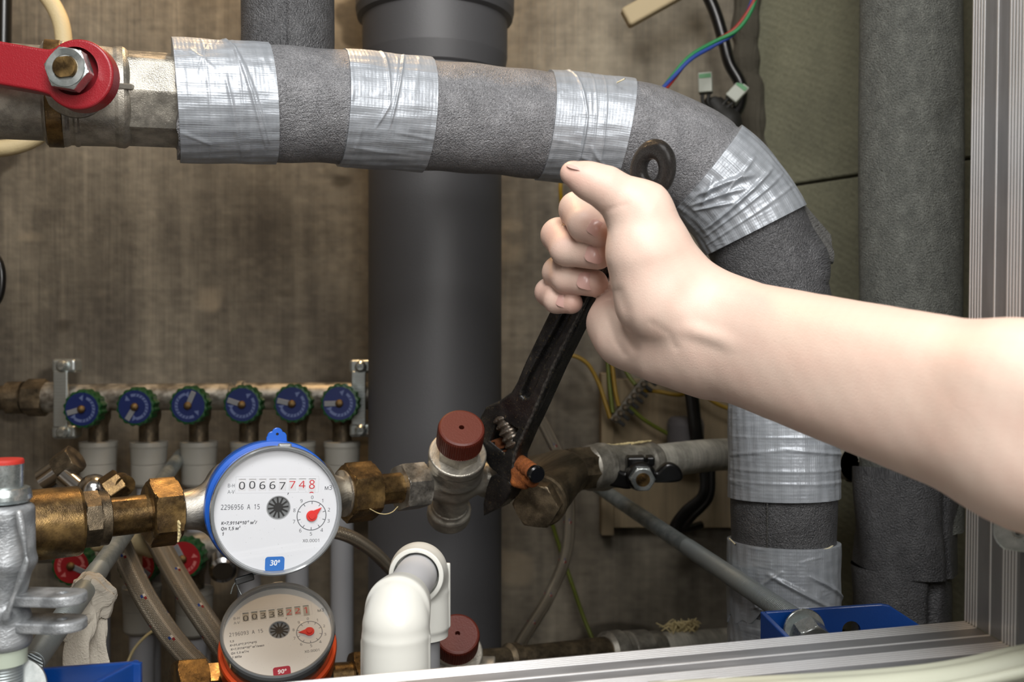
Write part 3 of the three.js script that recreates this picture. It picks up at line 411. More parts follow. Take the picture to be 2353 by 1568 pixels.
// ------------------------------------------------------------------ ball valve with the red lever
{
  const A = P(-160, 200.5, 0.5405), B = P(405, 232, 0.587), dir = B.clone().sub(A).normalize(), at = (px) => { let best = 0, bd = 1e9; for (let i = 0; i <= 1200; i++) { const s = i / 1200 * 0.17, q = toPx(A.clone().addScaledVector(dir, s)); if (Math.abs(q[0] - px) < bd) { bd = Math.abs(q[0] - px); best = s; } } return best; };
  const t = thing('ball_valve', 'large nickel ball valve with a red lever at the left end of the taped pipe', 'valve');
  const pr = (list) => list.map(([px, r]) => [at(px), r]);
  part(t, 'body', [revolve(A, B, pr([[-150, 0.0262], [98, 0.0262], [101, 0.0272], [104, 0.0285], [112, 0.0293], [150, 0.0293], [156, 0.0287], [160, 0.0282], [168, 0.0282], [172, 0.0290], [178, 0.0290], [183, 0.0283], [262, 0.0280], [270, 0.0286], [284, 0.0288], [290, 0.0281], [296, 0.0268], [300, 0.025]]), { n: 96, crease: 0.35 }),
    revolve(A, B, pr([[294, 0.0285], [400, 0.0285], [430, 0.0285]]), { n: 128, rmod: polyMod(8, 0.0256, 0.46 + Math.PI / 8), crease: 0.3 }),
    place(box(0.011, 0.0032, 0.005, 0.0012, 3), P(283, 199, 0.5505), { x: dir, y: V(0, 1, 0.1), z: V(0, -0.1, 1) }),
    revolve(P(172, 200, 0.552), P(172, 178, 0.512), [[0, 0.0185], [0.012, 0.0175], [0.016, 0.0125], [0.034, 0.012]], { n: 64 })], M.nickelDull);
  part(t, 'label_ring', revolve(A, B, pr([[106, 0.0286], [109, 0.0297], [142, 0.0297], [146, 0.029]]), { n: 96 }), M.brass);
  part(t, 'pipe_end', revolve(A, B, pr([[-150, 0.024], [-148, 0.0263]]), { n: 64 }), M.nickelDull);
  // lever, traced on a plane square to the stem
  const d = 0.508, q = (px, py) => [(px - CX) / F * d, CAMY - (py - CY) / F * d], [cx, cy] = q(178, 170), R = 75 / F * d;
  const s = new THREE.Shape(), p0 = q(128, 114); s.moveTo(...p0);
  s.absarc(cx, cy, R, Math.atan2(p0[1] - cy, p0[0] - cx), Math.atan2(q(117, 214)[1] - cy, q(117, 214)[0] - cx), true);
  s.bezierCurveTo(...q(108, 208), ...q(92, 205), ...q(80, 202)); s.lineTo(...q(0, 188)); s.lineTo(...q(-260, 150)); s.lineTo(...q(-260, 50)); s.lineTo(...q(0, 100)); s.lineTo(...q(85, 115)); s.bezierCurveTo(...q(105, 118), ...q(115, 120), ...p0);
  s.holes.push(holeCircle(...q(170, 163), 56 / F * d));
  const lev = part(t, 'lever', [extrude(s, 0.0105, 0.0014, 3, 48).translate(0, 0, -d - 0.0105), new THREE.CylinderGeometry(58 / F * d, 58 / F * d, 0.004, 48).rotateX(Math.PI / 2).translate(...q(170, 163), -d - 0.008)], M.red);
  const nc = P(160, 161, 0.503), nn = V(-0.03, 0.02, 1).normalize();
  part(lev, 'hex_nut', hexGeo(nc.clone().addScaledVector(nn, -0.0035), nc.clone().addScaledVector(nn, 0.0045), 0.0101, { rot: 0.35, ref: V(0, 1, 0), cham: 0.2 }), M.zinc);
  part(lev, 'stem', revolve(nc.clone().addScaledVector(nn, -0.002), nc.clone().addScaledVector(nn, 0.0062), [[0, 0.0062], [0.0076, 0.0062], [0.0082, 0.0056]], { n: 64, rmod: (th, r) => Math.min(r, 0.0051 / Math.max(0.2, Math.abs(Math.cos(th - 0.1)))), ref: V(0, 1, 0) }), M.brass);
  part(lev, 'washer', revolve(nc.clone().addScaledVector(nn, 0.0044), nc.clone().addScaledVector(nn, 0.0052), [[0, 0.0098], [0.0005, 0.0097], [0.0005, 0.0066], [0, 0.0066]], { n: 64 }), M.zinc);
}

// ------------------------------------------------------------------ cold water line
const lineD = (px) => 1 / (1 / 0.52 + (px - 100) / 1560 * (1 / 0.82 - 1 / 0.52)), lineAt = (px) => P(px, 1205 + (px - 100) * (1045 - 1205) / 1560, lineD(px));
const LD = lineAt(1000).sub(lineAt(300)).normalize(), mm = (px, r) => r / F * lineD(px);
function onLine(list, o = {}) { const A = lineAt(list[0][0]), B = lineAt(list.at(-1)[0]); return revolve(A, B, list.map(([px, r]) => [lineAt(px).distanceTo(A), r]), { ref: V(0, 1, 0), ...o }); }
{
  const t = thing('brass_coupling', 'wide brass coupling at the left end of the cold water line', 'fitting');
  part(t, 'barrel', onLine([[40, 0.0165], [44, 0.0185], [176, 0.0185], [182, 0.0180], [184, 0.0165]], { n: 80 }), M.brass);
  part(t, 'hex_collar', [hexGeo(lineAt(183), lineAt(226), 0.0148, { sides: 8, rot: 0.2, ref: V(0, 1, 0) }), onLine([[222, 0.013], [224, 0.0146], [244, 0.0146], [247, 0.0135]], { n: 64 })], M.bronze);
  const n1 = thing('hex_nipple', 'short brass hex nipple between the brass coupling and the left union nut', 'fitting');
  part(n1, 'body', onLine([[244, 0.0108], [300, 0.0108], [344, 0.0108]], { n: 96, rmod: polyMod(6, 0.0104, 0.3), crease: 0.3 }), M.brass);
  const u1 = thing('union_nut', 'brass union nut on the left side of the blue-ringed meter', 'nut');
  part(u1, 'nut', hexGeo(lineAt(338), lineAt(408), 0.0166, { rot: -0.06, ref: V(0, 1, 0), cham: 0.2 }), M.brass);
  const u2 = thing('union_nut', 'brass union nut on the right side of the blue-ringed meter', 'nut');
  part(u2, 'nut', hexGeo(lineAt(790), lineAt(858), 0.0166, { rot: -0.04, ref: V(0, 1, 0), cham: 0.2 }), M.brass);
  const n2 = thing('hex_nipple', 'brass hex nipple between the right union nut and the nickel union', 'fitting');
  part(n2, 'body', onLine([[852, 0.0101], [880, 0.0101], [926, 0.0101]], { n: 96, rmod: polyMod(6, 0.0097, 0.35), crease: 0.3 }), M.brass);
  for (const pts of [[[850, 1170, 0.61], [870, 1180, 0.615], [885, 1182, 0.615], [900, 1178, 0.62], [914, 1165, 0.63]]]) part(n2, 'hemp_strand', wire(pts, 0.0003, { sides: 6 }), M.hemp);
  part(u1, 'hemp_tuft', sdfMesh(blend([0, 1, 2, 3, 4, 5].map((i) => bone(P(408 + i, 1196 + i * 7, 0.545), P(414 - i, 1205 + i * 8, 0.543), 0.0009, 0.0006)), 0.001), P(395, 1260, 0.56).setZ(-0.57), P(430, 1180, 0.53).setZ(-0.52), 0.0005), M.hemp);
}
// ------------------------------------------------------------------ pressure reducers with brown caps
function reducer(O, n, ports, name, label) {
  const t = thing(name, label, 'valve'), q = (s) => O.clone().addScaledVector(n, s);
  const parts = [cyl(q(0.012), q(0.03), 0.0175, 0.0188, 0.0015), cyl(q(-0.004), q(0.014), 0.0125, 0.0172, 0.002), cyl(q(-0.028), q(0.006), 0.0118, 0.0125, 0.002), ...ports];
  const f0 = blend(parts, 0.006), f1 = cyl(q(-0.042), q(-0.029), 0.0152, 0.0152, 0.003), f2 = cyl(q(-0.031), q(-0.026), 0.0128, 0.0128, 0.001), f3 = cyl(q(0.0255), q(0.0325), 0.0189, 0.0189, 0.0012);
  const f = (x, y, z) => Math.min(smin(Math.min(f0(x, y, z), f2(x, y, z)), f1(x, y, z), 0.0015), f3(x, y, z));
  part(t, 'body', sdfMesh(f, O.clone().addScalar(-0.056), O.clone().addScalar(0.056), 0.0009), M.nickelDull);
  part(t, 'hex_neck', hexGeo(q(0.031), q(0.048), 0.0122, { rot: 0.2, cham: 0.1 }), M.nickel);
  const cap = part(t, 'cap', revolve(q(0.0425), q(0.07), [[0, 0.0142], [0.001, 0.0149], [0.0142, 0.0149], [0.0158, 0.0143], [0.0164, 0.0132], [0.0164, 0.0017], [0.0128, 0.0015]], { n: 240, rmod: (th, r, s) => (s > 0.0012 && s < 0.0145 ? r - 0.00035 * (Math.sin(th * 60) > 0 ? 1 : 0) : r), crease: 0.7 }), M.cap);
  return t;
}
{
  const O = lineAt(1042), n = V(0.13, 0.69, 0.72).normalize();
  const ports = [cyl(lineAt(962), lineAt(1045), 0.0098, 0.0118, 0.001), cyl(lineAt(1045), lineAt(1112), 0.0118, 0.0098, 0.001), cyl(lineAt(1108), lineAt(1160), 0.0122, 0.0118, 0.0015)];
  const t = reducer(O, n, ports, 'pressure_reducer', 'nickel pressure reducer with a brown knurled cap beside the wrench jaws');
  part(t, 'union_nut', hexGeo(lineAt(917), lineAt(972), 0.0139, { rot: 0.2, ref: V(0, 1, 0), cham: 0.12 }), M.nickel);
  const O2 = P(1040, 1548, 0.70), n2 = V(0.10, 0.69, 0.72).normalize();
  const t2 = reducer(O2, n2, [cyl(O2.clone().add(V(-0.03, 0, 0)), O2.clone().add(V(0.03, 0, 0)), 0.0115, 0.0115, 0.001)], 'pressure_reducer', 'nickel pressure reducer with a brown cap behind the aluminium sill');
}
// ------------------------------------------------------------------ Y strainer, butterfly valve and steel pipe
{
  const t = thing('y_strainer', 'dark bronze Y strainer with a hex plug just right of the wrench', 'strainer');
  const a = lineAt(1165), b = lineAt(1318), c = P(1296, 1088, lineD(1290)), e = P(1246, 1146, 0.672), e2 = P(1236, 1158, 0.66), en = e2.clone().sub(c).normalize();
  const f = blend([cyl(a, b, 0.0122, 0.0145, 0.002), cyl(c, e, 0.0165, 0.0178, 0.002)], 0.008);
  part(t, 'body', sdfMesh(f, V(Math.min(a.x, e.x) - 0.03, c.y - 0.05, -0.79), V(b.x + 0.03, c.y + 0.035, -0.62), 0.001), M.bronze);
  part(t, 'hex_end', hexGeo(lineAt(1302), lineAt(1352), 0.0152, { sides: 8, rot: 0.15, ref: V(0, 1, 0), cham: 0.06 }), M.bronze);
  part(t, 'hex_plug', [revolve(e.clone().addScaledVector(en, -0.004), e2.clone().addScaledVector(en, 0.02), [[0, 0.0172], [0.003, 0.0182], [0.009, 0.0182], [0.0105, 0.017]], { n: 64 }), hexGeo(e.clone().addScaledVector(en, 0.004), e.clone().addScaledVector(en, 0.0165), 0.0142, { rot: 0.5, cham: 0.14 })], M.bronze);
}
{
  const t = thing('butterfly_valve', 'nickel ball valve with a black butterfly handle on the cold line', 'valve');
  part(t, 'body', [onLine([[1346, 0.0150], [1352, 0.0168], [1374, 0.0176], [1378, 0.0180], [1386, 0.0180], [1390, 0.0172], [1398, 0.0168], [1420, 0.0160], [1440, 0.0160], [1455, 0.0148], [1478, 0.0140], [1484, 0.0150], [1498, 0.0151], [1503, 0.0140], [1506, 0.013]], { n: 64 })], M.nickelDull);
  const c = lineAt(1455), n = V(0.05, -0.16, 0.98).normalize(), q = (s) => c.clone().addScaledVector(n, s);
  part(t, 'stem_boss', revolve(q(0.008), q(0.03), [[0, 0.013], [0.004, 0.0125], [0.008, 0.0095], [0.018, 0.0092]], { n: 48 }), M.nickelDull);
  const hp = q(0.024), hx = V(1, 0.02, -0.05).addScaledVector(n, -V(1, 0.02, -0.05).dot(n)).normalize(), hy = n.clone().cross(hx);
  const boss = revolve(hp, hp.clone().addScaledVector(n, 0.02), [[0, 0.0098], [0.001, 0.0112], [0.009, 0.0112], [0.011, 0.0102], [0.0115, 0.008]], { n: 48 });
  const wing = (sx, pts) => place(extrude(shapeOf(pts, true), 0.0075, 0.0022, 4), hp.clone().addScaledVector(n, 0.0005), { x: hx, y: hy, z: n });
  const h = part(t, 'handle', [boss, wing(1, [[0.008, 0.002], [0.013, 0.0005], [0.02, 0.0062], [0.0265, 0.0045], [0.0295, -0.0005], [0.028, -0.0035], [0.018, -0.004], [0.009, -0.003]]), wing(-1, [[-0.008, 0.002], [-0.012, 0.0005], [-0.02, 0.004], [-0.027, 0.0025], [-0.029, -0.0005], [-0.024, -0.0045], [-0.016, -0.007], [-0.007, -0.0075]]), place(box(0.006, 0.007, 0.009, 0.0015), hp.clone().addScaledVector(hx, 0.0075).addScaledVector(hy, 0.0105).addScaledVector(n, 0.004), { x: hx, y: hy, z: n }), place(box(0.014, 0.01, 0.009, 0.002), hp.clone().addScaledVector(hx, -0.003).addScaledVector(hy, 0.009).addScaledVector(n, 0.003), { x: hx, y: hy, z: n })], M.black);
  part(h, 'hex_nut', hexGeo(hp.clone().addScaledVector(n, 0.0105), hp.clone().addScaledVector(n, 0.0175), 0.0083, { rot: 0.2, cham: 0.2 }), M.zinc);
  part(h, 'stem', revolve(hp.clone().addScaledVector(n, 0.0165), hp.clone().addScaledVector(n, 0.02), [[0, 0.0052], [0.0012, 0.0052], [0.0012, 0.0034], [0.002, 0.0032]], { n: 32 }), M.brass);
  part(t, 'hemp', sdfMesh(blend([...Array(14)].map((_, i) => { const r = mulberry(70 + i); return bone(lineAt(1378 + i * 8).add(V(0, 0.0155 + r() * 0.001, 0.006 * (r() - 0.3))), lineAt(1388 + i * 8 + r() * 8).add(V(0, 0.0158 + r() * 0.0014, 0.004 * r())), 0.0007, 0.0005); }), 0.0008), lineAt(1370).add(V(-0.01, 0.005, -0.08)), lineAt(1500).add(V(0.01, 0.03, 0.09)), 0.0008), M.hemp);
  const p = thing('steel_pipe', 'weathered grey steel pipe running right from the butterfly valve', 'pipe');
  part(p, 'pipe', sweep(curveOf([lineAt(1498), lineAt(1660), P(1800, 1047, 0.83), P(1900, 1058, 0.80), P(1960, 1066, 0.775)]), 0.0132, { rings: 70, sides: 40, ref: V(0, 0, 1) }), M.grey);
  part(p, 'elbow', sdfMesh(blend([bone(P(1950, 1064, 0.78), P(1992, 1072, 0.765), 0.0148, 0.0145), bone(P(1992, 1072, 0.765), P(2030, 1078, 0.765), 0.0145, 0.0135)], 0.004), P(1925, 1140, 0.8).setZ(-0.80), P(2060, 1010, 0.75).setZ(-0.735), 0.0014), M.grey);
}

// ------------------------------------------------------------------ water meters
function dialTexture(o) {
  const S = 1024, c = document.createElement('canvas'); c.width = c.height = S; const g = c.getContext('2d'), k = 500 / 528;
  g.fillStyle = o.paper; g.fillRect(0, 0, S, S); g.translate(512, 512); g.scale(k, k);
  g.textAlign = 'center'; g.textBaseline = 'middle';
  const txt = (s, x, y, px, col = '#3b4046', font = 'sans-serif', sx = 1, skew = 0, w = '') => { g.save(); g.translate(x, y); g.transform(sx, 0, -skew, 1, 0, 0); g.font = `${w} ${px}px ${font}`; g.fillStyle = col; g.fillText(s, 0, 0); g.restore(); };
  const rr = mulberry(o.seed); for (let i = 0; i < 60; i++) { g.fillStyle = 'rgba(60,60,60,0.5)'; g.fillRect((rr() - 0.5) * 800, (rr() - 0.5) * 900, 2 + rr() * 3, 2 + rr() * 2); }
  g.strokeStyle = 'rgba(120,125,130,0.25)'; g.lineWidth = 3; g.strokeRect(-365, -300, 730, 145);
  txt('B-H', -402, -222, 44, '#555a60', 'sans-serif', 0.9); txt('A-V', -402, -168, 44, '#555a60', 'sans-serif', 0.9); txt('м3', 455, -196, 58, '#2f343a');
  txt(',', 96, -172, 76, '#2c3036');
  g.textAlign = 'left'; txt(o.serial, -486, -34, 62, '#1d222c', 'monospace', 0.76); const pw = (s, y, px) => { let x = -482 + (y > 100 ? 6 : 0); for (const [q, up] of s) { const z = up ? px * 0.62 : px; txt(q, x, y - (up ? px * 0.32 : 0), z, '#23272d', 'sans-serif', 0.93, 0.15, 'bold'); g.font = `bold ${z}px sans-serif`; x += g.measureText(q).width * 0.93; } };
  o.lines.forEach((s, i) => pw(s, 106 + i * 47 - (o.lines.length - 3) * 30, o.lineSize)); g.textAlign = 'center';
  txt('X0.0001', 318, 280, 40, '#2b2f35', 'sans-serif', 1.1);
  g.strokeStyle = '#55595f'; g.lineWidth = 7; g.beginPath(); g.arc(312, 55, 130, 0, 7); g.stroke();
  for (let i = 0; i < 10; i++) { const a = -Math.PI / 2 + i * Math.PI / 5; g.lineWidth = 6; g.beginPath(); g.moveTo(312 + Math.cos(a) * 104, 55 + Math.sin(a) * 104); g.lineTo(312 + Math.cos(a) * 132, 55 + Math.sin(a) * 132); g.stroke(); txt(String(i), 312 + Math.cos(a) * 164, 55 + Math.sin(a) * 164, 44, '#3c4046'); }
  g.strokeStyle = '#9a9da0'; g.lineWidth = 6; g.beginPath(); g.arc(14, -22, 104, 0, 7); g.stroke();
  g.fillStyle = o.badge; g.beginPath(); g.roundRect(-85, 412, 170, 130, 26); g.fill(); txt(o.temp, 2, 468, 66, '#f2f4f6', 'sans-serif', 0.9, 0.1, 'bold');
  const t = new THREE.CanvasTexture(c); t.colorSpace = THREE.SRGBColorSpace; return t;
}
function drumTexture(o) {
  const c = document.createElement('canvas'); c.width = 512; c.height = 128; const g = c.getContext('2d'); g.textAlign = 'center'; g.textBaseline = 'middle';
  for (let i = 0; i < 8; i++) { g.fillStyle = o.drum ?? '#d6d7da'; g.fillRect(i * 64, 0, 64, 128); g.fillStyle = i < 5 ? '#23272d' : '#c2262e'; g.font = '100px sans-serif'; const sh = o.shift[i]; g.save(); g.beginPath(); g.rect(i * 64, 0, 64, 128); g.clip(); g.fillText(o.digits[i], i * 64 + 32, 70 - sh); g.fillText(String((+o.digits[i] + 1) % 10), i * 64 + 32, 70 - sh + 98); g.restore(); }
  const t = new THREE.CanvasTexture(c); t.colorSpace = THREE.SRGBColorSpace; return t;
}
function meter(o) {
  const t = thing(o.name, o.label, 'water meter'); t.userData.placed = true;
  const z = o.n.clone().normalize(), up = o.up.clone().addScaledVector(z, -o.up.dot(z)).normalize(), x = up.clone().cross(z).normalize();
  t.position.copy(o.at); t.quaternion.setFromRotationMatrix(new THREE.Matrix4().makeBasis(x, up, z)); t.updateMatrixWorld();
  const inv = t.matrixWorld.clone().invert(), W = (g) => g.applyMatrix4(inv), Z = V(0, 0, 1), A = V(0, 0, -0.06), at = (list) => list.map(([s, r]) => [s + 0.06, r]), RV = (list, e = {}) => revolve(A, Z, at(list), { n: 96, ref: V(0, 1, 0), ...e });
  const u = 0.0325 / 528, R = 0.0331;
  part(t, 'housing_ring', RV([[-0.034, 0.034], [-0.031, 0.0368], [-0.017, 0.0374], [-0.015, 0.0368], [-0.0148, 0.0345], [-0.024, 0.034]]), o.ring);
  part(t, 'register_cup', RV([[-0.032, 0.034], [-0.016, 0.0344], [-0.004, 0.0347], [-0.004, 0.0335]]), o.cup);
  part(t, 'cover_ring', RV([[-0.005, 0.0336], [-0.0045, 0.0352], [0.0012, 0.0357], [0.0036, 0.0353], [0.0042, 0.0345], [0.0038, 0.0336], [0.0024, 0.0333], [0.0022, 0.0338], [0.0012, 0.0332], [-0.001, 0.0331]].map((q) => q)), M.clearRing);
  const win = [...Array(8)].map((_, i) => [-310 + i * 88, -226 + (i === 7 ? 12 : 0)]);
  const sh = new THREE.Shape(); sh.absarc(0, 0, R, 0, Math.PI * 2);
  for (const [cx, cy] of win) { const h = new THREE.Path(), w = 31 * u, b = (cy > -220 ? 66 : 54) * u; h.moveTo(cx * u - w, -cy * u - b); h.lineTo(cx * u - w, -cy * u + b); h.lineTo(cx * u + w, -cy * u + b); h.lineTo(cx * u + w, -cy * u - b); h.closePath(); sh.holes.push(h); }
  sh.holes.push(holeCircle(14 * u, 22 * u, 100 * u));
  const dg = new THREE.ExtrudeGeometry(sh, { depth: 0.0003, bevelEnabled: false, curveSegments: 64 }).translate(0, 0, -0.0003), uv = dg.attributes.uv, ps = dg.attributes.position, RR = 0.0325 * 512 / 500; for (let i = 0; i < uv.count; i++) uv.setXY(i, ps.getX(i) / RR / 2 + 0.5, ps.getY(i) / RR / 2 + 0.5);
  const dial = part(t, 'dial', dg, std({ map: dialTexture(o), roughness: 0.55 }));
  const dm = std({ map: drumTexture(o), roughness: 0.5 });
  win.forEach(([cx, cy], i) => { const w = 35 * u, b = (cy > -220 ? 70 : 58) * u, g = gridGeo(6, 1, (r, c) => { const v = r / 6 * 2 - 1; return V(cx * u + (c * 2 - 1) * w, -cy * u + v * b, -0.0003 - 0.00025 * v * v); }, (r, c) => [(i + 0.02 + c * 0.96) / 8, r / 6]); part(dial, 'number_drum', g, dm); });
  part(dial, 'impeller_well', RV([[-0.004, 0.0068], [-0.0035, 0.0068]]).translate(14 * u, 22 * u, 0.0005), std({ color: 0x8b8f92, roughness: 0.4, metalness: 0.3 }));
  const bl = [new THREE.CylinderGeometry(0.0026, 0.0026, 0.0008, 20).rotateX(Math.PI / 2)]; for (let i = 0; i < 12; i++) bl.push(new THREE.BoxGeometry(0.0034, 0.00095, 0.0009).translate(0.0039, 0, 0).rotateZ(i * Math.PI / 6 + 0.1));
  part(dial, 'impeller', merge(bl).translate(14 * u, 22 * u, -0.0012), M.seal);
  const pt = new THREE.Shape(); const pa = o.pointer, pc = [312 * u, -55 * u], pr = 46 * u, tip = 108 * u; pt.absarc(0, 0, pr, 0.55, Math.PI * 2 - 0.55); pt.lineTo(tip, 0); pt.closePath();
  const pg = extrude(pt, 0.0008, 0.0002).rotateZ(pa).translate(pc[0], pc[1], 0.0004);
  part(dial, "pointer", [pg, new THREE.CylinderGeometry(pr * 0.6, pr * 0.7, 0.0008, 24).rotateX(Math.PI / 2).translate(pc[0], pc[1], 0.0014)], M.pointer ??= std({ color: 0xd9302a, roughness: 0.45 }));
  part(t, 'glass', new THREE.CircleGeometry(0.0334, 96).translate(0, 0, 0.0026), M.glass);
  part(t, 'notch', place(box(0.0075, 0.0034, 0.003, 0.0012), V(0.0028, 0.0352, 0.0014)), M.clearRing);
  if (o.tab) {
    const s2 = new THREE.Shape(); s2.moveTo(-0.0055, 0.036); s2.lineTo(-0.0055, 0.0385); s2.absarc(-0.0026, 0.0395, 0.0024, Math.PI, Math.PI * 0.55, true); s2.absarc(0, 0.0415, 0.0026, Math.PI * 0.95, 0.05, true); s2.absarc(0.0026, 0.0395, 0.0024, Math.PI * 0.45, 0, true); s2.lineTo(0.0055, 0.036); s2.closePath(); s2.holes.push(holeCircle(0, 0.0408, 0.0008));
    part(t, 'seal_tab', extrude(s2, 0.0024, 0.0004).rotateZ(-0.03).translate(0, 0, -0.020), o.ring);
    part(t, 'lead_seal', place(box(0.0105, 0.0042, 0.002, 0.0009), V(-0.0145, -0.0392, -0.012), { x: V(1, 0.28, 0), y: V(-0.28, 1, 0), z: V(0, 0, 1) }), M.lead);
    for (const pts of [[V(-0.019, -0.0405, -0.012), V(-0.0205, -0.043, -0.012), V(-0.0215, -0.047, -0.012)], [V(-0.019, -0.041, -0.0115), V(-0.0175, -0.0445, -0.0115), V(-0.016, -0.0475, -0.011)], [V(-0.012, -0.038, -0.012), V(-0.007, -0.0365, -0.014), V(-0.002, -0.035, -0.018)]]) part(t, 'seal_wire', wire(pts, 0.0004, { rings: 12, sides: 6 }), M.zinc);
  }
  if (o.line) {
    const f = blend([cyl(o.line(404), o.line(498), 0.0106, 0.0135, 0.001), cyl(o.line(498), o.line(745), 0.022, 0.022, 0.004), cyl(o.line(745), o.line(800), 0.013, 0.0098, 0.001), cyl(t.localToWorld(V(0, 0, -0.05)), t.localToWorld(V(0, 0, -0.033)), 0.031, 0.033, 0.002)], 0.012);
    const c = o.line(610); part(t, 'meter_body', W(sdfMesh(f, c.clone().add(V(-0.075, -0.045, -0.06)), c.clone().add(V(0.075, 0.045, 0.08)), 0.0014)), M.nickel);
    part(t, 'spigot_flange', W(onLine([[782, 0.011], [785, 0.0145], [792, 0.0145]], { n: 48 })), M.nickel);
    part(t, 'spigot_flange', W(onLine([[404, 0.0135], [412, 0.0135], [414, 0.0105]], { n: 48 })), M.nickel);
  } else part(t, 'meter_body', RV([[-0.058, 0.018], [-0.05, 0.028], [-0.034, 0.034]]), M.brass);
  return t;
}
meter({ name: 'water_meter', label: 'cold water meter with a blue ring reading 00667 and a 30 degree badge', at: P(636, 1173, 0.548), n: V(0.36, 0.03, 0.93), up: V(0.045, 1, 0), ring: M.blue, cup: M.blueTint, paper: '#dcdfe4', seed: 3, serial: '2296956 A 15', lines: [[['K=7,9114*10'], ['-6', 1], [' м'], ['3', 1], ['/']], [['Qn 1,5 м'], ['3', 1]], [[' 1']]], lineSize: 40, badge: '#2a6fc0', temp: '30º', digits: '00667748', shift: [0, 6, 0, 0, -6, 4, 6, 16], pointer: 0.72, tab: true, line: lineAt });
meter({ name: 'water_meter', label: 'hot water meter with an orange ring and red badge, half hidden by the sill', at: P(639, 1452, 0.63), n: V(0.15, 0.77, 0.62), up: V(-0.26, 0.6, -0.76), ring: M.orange, cup: M.orangeTint, paper: '#d6d4ce', seed: 9, serial: '2196093 A 15', lines: [[['1,5']], [['K=31,6*7,5*7*4*5']], [['K=7,9114*10'], ['-6', 1], [' м'], ['3', 1], ['/имп']], [['Qn 1,5 м'], ['3', 1], ['/ч']], [[' 1 МПа']]], lineSize: 34, badge: '#a8203c', temp: '90º', digits: '00338221', drum: '#a9a69c', shift: [-8, 0, 0, 0, 10, 4, 8, 12], pointer: Math.PI - 0.05 });

